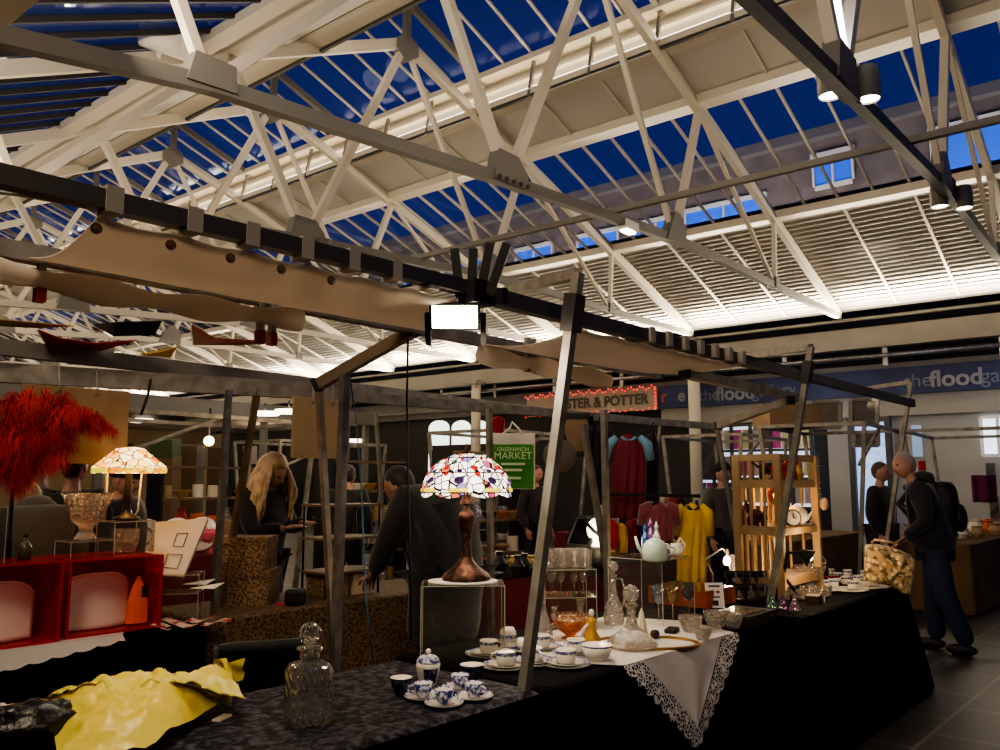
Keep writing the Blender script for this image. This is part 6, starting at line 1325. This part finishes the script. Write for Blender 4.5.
def person(label, base, yaw, h=1.75, over={}, coat='14161c', legs='1a2233', hair='3a3026', hem=.82, face=None, hat=None, shoes='1d1612', hood=False, bulk=1, nose_hide=False, hairfn=None, hands=(1, 1)):
    s = h / 1.75; Rz = Matrix.Rotation(yaw, 3, 'Z'); base = Vector(base)
    J = dict(pelvis=(0, 0, .95), waist=(0, 0, 1.1), chest=(0, 0, 1.3), neck=(.0, 0, 1.47), head=(.03, 0, 1.635), shL=(0, .185, 1.42), shR=(0, -.185, 1.42), elL=(-.03, .25, 1.14), elR=(-.03, -.25, 1.14), wrL=(.07, .24, .9), wrR=(.07, -.24, .9), hiL=(0, .09, .92), hiR=(0, -.09, .92), knL=(.02, .1, .5), knR=(.02, -.1, .5), anL=(0, .1, .09), anR=(0, -.1, .09))
    J.update(over); W = {k: base + Rz @ (Vector(v) * s) for k, v in J.items()}
    fdir = Rz @ Vector(face or (1, 0, 0)); up = (W['head'] - W['neck']).normalized()
    t = thing('person', label, 'person', base)
    E = [('pelvis', 'waist'), ('waist', 'chest'), ('chest', 'neck'), ('neck', 'head'), ('chest', 'shL'), ('chest', 'shR'), ('shL', 'elL'), ('shR', 'elR'), ('elL', 'wrL'), ('elR', 'wrR'), ('pelvis', 'hiL'), ('pelvis', 'hiR'), ('hiL', 'knL'), ('hiR', 'knR'), ('knL', 'anL'), ('knR', 'anR')]
    rad = dict(pelvis=(.13, .11), waist=(.12, .095), chest=(.14, .11), neck=.052, head=.05, shL=.06, shR=.06, elL=.042, elR=.042, wrL=.029, wrR=.029, hiL=.085, hiR=.085, knL=.057, knR=.057, anL=.042, anR=.042)
    sc = lambda r: tuple(q * s for q in r) if isinstance(r, tuple) else r * s
    g = skin_mesh({k: (W[k], sc(rad[k])) for k in W}, E, 'pelvis')
    Rm = head_geo(g, W['head'], fdir, up, s)
    for sd, a, b, on in (('L', 'elL', 'wrL', hands[0]), ('R', 'elR', 'wrR', hands[1])): hand(g, W[b], W[b] - W[a], Rz @ Vector((0, 0, 1)) if abs((W[b] - W[a]).normalized().z) < .8 else Rz @ Vector((0, 1 if sd == 'L' else -1, 0)), s)
    for k in ('L', 'R'):
        a = W['an' + k]; g.ell(a + Rz @ Vector((.06, 0, -.05)) * s, (.11 * s, .04 * s, .035 * s), 12, 8, rot=Rz)
    body = g.build('body', SKIN, t)
    ec = G()
    for sd in (-1, 1): ec.ell(W['head'] + Rm @ Vector((.083, sd * .03, .008)) * s, .0105 * s, 8, 6)
    ec.build('eyes', mat('eye_white', '2a221e', .2) if 'eye_white' not in bpy.data.materials else bpy.data.materials['eye_white'], t)
    cm_ = mat('coat_cloth', coat, .8, bump=(14, .35), sheen=.2)
    mid = W['pelvis'].lerp(W['waist'], .3); low = W['pelvis'] + (W['hiL'] + W['hiR'] - 2 * W['pelvis']) * .5; low.z = base.z + hem * s
    mx_ = (W['knL'] + W['knR']) / 2; fr = (J['pelvis'][2] - hem) / max(.1, J['pelvis'][2] - .5); low.x += (mx_.x - W['pelvis'].x) * fr; low.y += (mx_.y - W['pelvis'].y) * fr
    N = dict(low=(low, sc((.2 * bulk, .165 * bulk))), mid=(mid, sc((.185 * bulk, .155 * bulk))), waist=(W['waist'], sc((.18 * bulk, .15 * bulk))), chest=(W['chest'], sc((.185 * bulk, .15 * bulk))), col=(W['neck'].lerp(W['chest'], .25), sc(.095)),
             shL=(W['shL'], sc(.088 * bulk)), shR=(W['shR'], sc(.088 * bulk)), elL=(W['elL'], sc(.07)), elR=(W['elR'], sc(.07)), wrL=(W['wrL'].lerp(W['elL'], .06), sc(.052)), wrR=(W['wrR'].lerp(W['elR'], .06), sc(.052)))
    skin_mesh(N, [('low', 'mid'), ('mid', 'waist'), ('waist', 'chest'), ('chest', 'col'), ('chest', 'shL'), ('chest', 'shR'), ('shL', 'elL'), ('shR', 'elR'), ('elL', 'wrL'), ('elR', 'wrR')], 'waist').build('coat', cm_, t)
    G().tube([W['neck'] + Rm @ Vector((.075 * math.cos(a * PI / 8), .08 * math.sin(a * PI / 8), -.03)) * s for a in range(17)], .026 * s, 8).build('collar', cm_, t)
    L = {}
    for k in 'LR':
        L['hi' + k] = (W['hi' + k], sc(.12)); L['kn' + k] = (W['kn' + k], sc(.092)); L['an' + k] = (W['an' + k] + Vector((0, 0, -.02 * s)), sc(.078))
    L['pv'] = (W['pelvis'], sc((.15, .13)))
    skin_mesh(L, [('pv', 'hiL'), ('pv', 'hiR'), ('hiL', 'knL'), ('hiR', 'knR'), ('knL', 'anL'), ('knR', 'anR')], 'pv').build('trousers', mat('trouser_cloth', legs, .8, bump=(18, .3)), t)
    for k in 'LR':
        a = W['an' + k]; q = G().ell(a + Rz @ Vector((.055, 0, -.045)) * s, (.125 * s, .046 * s, .052 * s), 14, 9, rot=Rz); q.v = [Vector((v.x, v.y, max(v.z, base.z + .004 if a.z < base.z + .14 * s else v.z))) for v in q.v]; q.build('shoe', mat('shoe_leather', shoes, .5), t)
    hm = mat('hair', hair, .6, noise=(30, hair, .3, .7), sheen=.3)
    if hairfn: hairfn(t, W, Rm, s, hm)
    elif not hat:
        G().ell(W['head'] + Rm @ Vector((-.014, 0, .022)) * s, (.1 * s, .086 * s, .112 * s), 24, 18, rot=Rm, fn=lambda p: (1.02 + .03 * noise.noise(p * 9)) if (p.z > .25 + .35 * p.x or p.x < -.25) and p.z > -.82 else .86).build('hair', hm, t)
    if hat:
        kind, hc = hat; hmz = mat('hat_cloth', hc, .9, bump=(40, .3))
        G().ell(W['head'] + Rm @ Vector((-.012, 0, .035)) * s, (.108 * s, .093 * s, .115 * s), 24, 18, rot=Rm, fn=lambda p: 1.02 if p.z > -.08 + .18 * p.x else .8).build('hat', hmz, t)
        if kind == 'cap': G().ell(W['head'] + Rm @ Vector((.1, 0, .06)) * s, (.06 * s, .07 * s, .01 * s), 14, 8, rot=Rm).build('cap_peak', hmz, t)
        else: G().tube([W['head'] + Rm @ Vector((-.01 + .104 * math.cos(a * PI / 10), .088 * math.sin(a * PI / 10), .03 + .014 * math.cos(a * PI / 10))) * s for a in range(21)], .014 * s, 7).build('hat_brim', hmz, t)
    if hood: G().ell(W['neck'] + Rm @ Vector((-.09, 0, .0)) * s, (.085 * s, .14 * s, .1 * s), 18, 12, rot=Rm, fn=lambda p: 1 + .1 * noise.noise(p * 3)).build('hood', cm_, t)
    return t, W, Rm, s
PX, PY = onz(1, 1, 0), 0
def yaw_of(v): return math.atan2(v.y, v.x)
# man with the rucksack
foot = onz(952, 652, 0)
yw = yaw_of(-RT * .75 + fwd * .5)
t, W, Rm, s = person('grey-haired man in a dark jacket and jeans wearing a black rucksack', foot, yw, 1.78, dict(anL=(-.14, .1, .09), knL=(.01, .1, .5), anR=(.12, -.1, .09), knR=(.13, -.1, .5), pelvis=(.08, 0, .95), hiL=(.08, .09, .92), hiR=(.08, -.09, .92), waist=(.1, 0, 1.1), chest=(.15, 0, 1.3), neck=(.22, 0, 1.47), head=(.29, 0, 1.62), shL=(.16, .19, 1.41), shR=(.16, -.19, 1.41), elL=(.1, .25, 1.14), elR=(.12, -.24, 1.12), wrL=(.3, .2, .98), wrR=(.32, -.18, .98)), '161a24', '1c2740', '8f867c', .82, (1, .95, -.1), hood=True, bulk=1.22)
c = W['chest'] + Rm @ Vector((-.2, 0, -.02)); t = thing('rucksack', 'black rucksack on the grey-haired man\'s back', 'rucksack', c); rk = mat('rucksack_cloth', '0e0f12', .6, bump=(25, .4))
Ry = Matrix.Rotation(yw, 3, 'Z')
G().ell(c + Vector((0, 0, -.06)), (.125, .16, .25), 24, 16, rot=Ry, fn=lambda p: 1 + .18 * (abs(p.x) ** 4 + abs(p.y) ** 4 + abs(p.z) ** 4 < .6)).build('pack', rk, t); G().ell(c + Ry @ Vector((-.13, 0, -.14)), (.06, .12, .13), 18, 12, rot=Ry).build('front_pocket', rk, t)
for sd in (-1, 1): G().tube([c + Ry @ Vector((.06, sd * .1, .17)), W['sh' + ('L' if sd > 0 else 'R')] + Ry @ Vector((.0, -sd * .06, .1)), W['chest'] + Ry @ Vector((.2, sd * .12, -.02)), W['waist'] + Ry @ Vector((.1, sd * .17, 0)), c + Ry @ Vector((.06, sd * .13, -.25))], .02, 8).build('strap', rk, t)
g = G(); g.bar(c + Ry @ Vector((-.02, .12, -.3)), c + Ry @ Vector((-.02, .12, -.52)), .02); g.build('hanging_strap', rk, t)
p = onz(917, 622, 0); person('person in a black coat facing the man, half hidden behind him', p + fwd * .7, yaw_of(RT * .6 - fwd * .6), 1.72, {}, '0f1014', '20242c', '4a3a2c', .75)
# blonde woman
def long_hair(t, W, Rm, s, hm):
    H = W['head']; g = G()
    g.ell(H + Rm @ Vector((-.02, 0, .02)) * s, (.118 * s, .105 * s, .13 * s), 30, 20, rot=Rm, fn=lambda p: 1.03 + .05 * noise.noise(p * 5) if (p.x < .35 or p.z > .4) else .8)
    random.seed(2)
    for k in range(56):
        a = PI * .42 + (2 * PI - PI * .84) * (k % 28) / 27; r0 = .1; rr = .1 + .035 * (k // 28); L = random.uniform(.26, .4); q = []
        for i in range(9):
            f = i / 8; w = .02 * math.sin(f * 9 + k * 1.9) * f
            top_ = H + Rm @ Vector((math.cos(a) * r0 * .9, math.sin(a) * r0 * .9, .07)) * s
            low_ = H + Vector(((Rm @ Vector((math.cos(a) * (rr + .055), math.sin(a) * (rr + .065), 0))).x, (Rm @ Vector((math.cos(a) * (rr + .055), math.sin(a) * (rr + .065), 0))).y, -L)) * 1
            p = top_.lerp(low_, f) + Rm @ Vector((math.cos(a) * (.05 * math.sin(PI * f) + w), math.sin(a) * (.05 * math.sin(PI * f)) + w, 0)) * s
            q.append(p)
        g.tube(q, [.014, .02, .022, .021, .02, .018, .015, .011, .004], 7)
    g.build('hair', mat('blonde_hair', 'c2a67e', .5, noise=(18, '8a6c4a', .4, .75), bump=(60, .4)), t)
c = ony(262, 490, 5.35); person('woman with long wavy blonde hair in a black coat reaching forward', (c.x, c.y, 0), yaw_of(RT * .8 - fwd * .3), 1.73, dict(neck=(.03, 0, 1.46), head=(.09, 0, 1.59), elR=(.12, -.26, 1.16), wrR=(.33, -.16, 1.2), elL=(.08, .27, 1.18), wrL=(.3, .1, 1.22)), '0c0c0e', '101014', 'c79c62', .6, (1, 0, -.55), hairfn=long_hair)
# bending black coat
c = ony(447, 560, 3.5); person('person in a dark grey coat bending over, back turned, beside the stained-glass lamp', (c.x, c.y, 0), yaw_of(-RT * .75 + fwd * .6), 1.78, dict(pelvis=(-.02, 0, .95), waist=(.02, 0, 1.1), chest=(.12, 0, 1.28), neck=(.28, 0, 1.4), head=(.4, 0, 1.45), shL=(.13, .21, 1.38), shR=(.13, -.21, 1.38), elL=(.24, .27, 1.1), wrL=(.4, .2, .95), elR=(.22, -.27, 1.1), wrR=(.38, -.22, .93)), '191818', '0b0b0d', '211a15', .5, (1, 0, -.6), bulk=1.28)
# left group
c = ony(119, 490, 5.5); person('person in a black beanie hat and dark purple coat facing right behind the amber lamp', (c.x, c.y, 0), yaw_of(RT * .95 - fwd * .1), 1.66, dict(head=(.05, 0, 1.6), wrR=(.3, -.15, 1.05), elR=(.05, -.27, 1.12)), '1f1a26', '141418', '2a2420', .7, (1, -.15, -.25), hat=('beanie', '0e1016'), bulk=1.1)
c = ony(42, 500, 5.3); person('person in a grey-shouldered hooded jacket stooping at the far left', (c.x, c.y, 0), yaw_of(-RT * .6 + fwd * .5), 1.6, dict(chest=(.08, 0, 1.28), neck=(.16, 0, 1.42), head=(.24, 0, 1.52), elL=(.12, .27, 1.1), wrL=(.3, .2, 1.0)), '4a4742', '17171a', '8a6f50', .75, (1, 0, -.6), hood=True, bulk=1.2)
c = ony(72, 480, 6.0); person('person with thick dark hair in a black coat behind the drooping red feathers', (c.x, c.y, 0), yaw_of(fwd), 1.72, {}, '0f0e10', '111114', '1c1612', .7, bulk=1.2)
# distance
c = ond(722, 480, 9.2); person('person in a dark cap and grey-brown jacket before the lit print window', (c.x, c.y, 0), yaw_of(-fwd * .8 + RT * .4), 1.7, {}, '4c4640', '1c1c20', '2a221c', .8, hat=('cap', '1a1a1c'))
c = ond(328, 478, 13); person('distant blonde person facing left between the blonde woman and the steel poles', (c.x, c.y, 0), yaw_of(-RT * .9 - fwd * .3), 1.66, {}, '17181a', '141416', 'd0b078', .8)
c = ond(348, 492, 9.5); person('dark-coated person behind the shiny steel poles, back turned', (c.x, c.y, 0), yaw_of(fwd), 1.68, {}, '101012', '121214', '1e1814', .6)
c = ond(535, 505, 11); person('person in a dark jacket browsing behind the green market bag', (c.x, c.y, 0), yaw_of(-fwd + RT), 1.7, {}, '1a1a20', '16161a', '2a2018', .8)
# ================================================================== camera, sky, lamps
cam = bpy.data.cameras.new('camera'); co = bpy.data.objects.new('camera', cam); COL.objects.link(co)
cam.sensor_fit = 'HORIZONTAL'; cam.sensor_width = 36; cam.lens = 36 * F / 1000; cam.clip_start = .05; cam.clip_end = 300
Mx = Matrix((RT, UP, -FW)).transposed().to_4x4(); Mx.translation = CAM; co.matrix_world = Mx; SC.camera = co
w = bpy.data.worlds.new('dusk'); SC.world = w; w.use_nodes = True; nt = w.node_tree
bg = nt.nodes['Background']; tc = nt.nodes.new('ShaderNodeTexCoord'); sp = nt.nodes.new('ShaderNodeSeparateXYZ'); rp = nt.nodes.new('ShaderNodeValToRGB')
nt.links.new(tc.outputs['Generated'], sp.inputs[0]); nt.links.new(sp.outputs['Z'], rp.inputs[0]); nt.links.new(rp.outputs[0], bg.inputs[0])
e = rp.color_ramp.elements; e[0].position = 0; e[0].color = (.07, .18, .62, 1); e[1].position = .75; e[1].color = (.014, .042, .25, 1)
k = e.new(.3); k.color = (.022, .068, .36, 1)
bg.inputs[1].default_value = .62
def strip(name, x, z, aim, en, w=.12, y0=0, y1=38, n=4, col='ffedd0'):
    L = (y1 - y0) / n
    for i in range(n):
        yc = y0 + L * (i + .5)
        o = light('AREA', name, R(x, yc, z), en, col, L, R(*aim(yc)), sy=w)
        # long side along the hall
        d = (R(*aim(yc)) - R(x, yc, z)).normalized(); ly = R(0, 1, 0); zz = -d; xx = ly; yy = zz.cross(xx)
        Mt = Matrix((xx, yy, zz)).transposed().to_4x4(); Mt.translation = R(x, yc, z); o.matrix_world = Mt
strip('eaves_uplight', 17.62, 4.78, lambda y: (16.9, y, 6.0), 1000)
strip('gutter_uplight', XLR - .1, zr(XLR) + .22, lambda y: (8.6, y, 5.0), 70)
strip('gutter_uplight', XLL + .1, zr(XLL) + .22, lambda y: (9.5, y, 4.6), 45)
strip('near_eaves_uplight', 2.3, 4.5, lambda y: (6.5, y, 7.5), 150)
for i in range(0, 6):
    y = Y0 + BAY * (2 * i + .5)
    light('POINT', 'truss_glow', R(6.5, y, 5.15), 45, 'ffe4bd', .25); light('POINT', 'truss_glow', R(11.5, y, 5.3), 35, 'ffe4bd', .25)
# warm fill added behind and above the camera; bulbs of the stall lamps follow
for y in (-3, 2, 7): light('AREA', 'camera_side_fill', R(-.5, y, 4.6), 120, 'ffe6c8', 1.2, R(4.5, y + 3, .8))
light('POINT', 'stained_bulb', STAIN, 5, 'ffd9b0', .05)
light('POINT', 'bare_bulb', BULB1 - FW * .06, 6, 'ffd09a', .03); light('POINT', 'rack_bulb', BULB2, 6, 'ffd09a', .03)
light('POINT', 'shelf_lamp', RK(.3, .12, .66), 4, 'ffc070', .04); light('POINT', 'shelf_lamp', RK(.25, -.1, .35), 3, 'ffd8a0', .05)
light('POINT', 'amber_bulb', AMBER, 5, 'ffc880', .04); light('POINT', 'globe_glow', GLOBE - FW * .2, 5, 'ffe2b0', .06); light('POINT', 'far_bulb', FARB - FW * .2, 25, 'ffd09a', .08)
light('SPOT', 'flood_beam', FLOOD + FLOODN * .06, 55, 'ffecd0', .08, onz(640, 640, .75), 2.0, blend=.7)
for y in (-2, 2, 6): light('AREA', 'shopfront_fill', R(16.6, y, 3.1), 13, 'eef2ff', .6, R(18.6, y, 1.9), sy=2)  # area lights without fixtures, added to brighten the white shopfront
for y in (4, 11, 18, 26): light('AREA', 'fascia_fill', R(15.5, y, 4.3), 6, 'ffe9cc', .5, R(18.6, y, 3.9), sy=3)  # fill added facing the fascia to lift its grey beams
for y in (2, 9, 16, 24): light('AREA', 'building_fill', R(20.5, y, 6.2), 900, 'ffe4c8', 1, R(24, y, 9.6), sy=3)  # area lights added to brighten the outside building, no lamp posts there
for x, y, e in ((5, 20, 60), (9, 21, 70), (13, 20, 60), (3.2, 6.6, 22), (5.6, 7.2, 26), (7.5, 6.4, 24), (9.8, 5.2, 24), (8.4, 11, 40)): light('POINT', 'stall_fill', (x, y, 2.9 if y > 15 else 2.35), e, 'ffdcae', .12)  # general fill points added among the stalls and under the deck
for x, y, e in ((3.35, 2.75, 85), (1.7, 2.9, 26), (5.9, 2.7, 22)): light('SPOT', 'table_fill', (x, y, 2.15), e, 'ffe9cc', .05, (x, y - .45, .75), 1.9, blend=.8)  # spots without fixtures, added to brighten the goods on the tables
light('POINT', 'bag_fill', onz(884, 575, 1.02) - FW * .25, 5, 'ffd9a0', .06)  # point light added to brighten the floral bag and the post
SC.view_settings.view_transform = 'AgX'; SC.view_settings.look = 'AgX - Medium High Contrast'; SC.view_settings.exposure = 0
SC.cycles.sample_clamp_indirect = 4; SC.cycles.transparent_max_bounces = 24; SC.cycles.max_bounces = 10
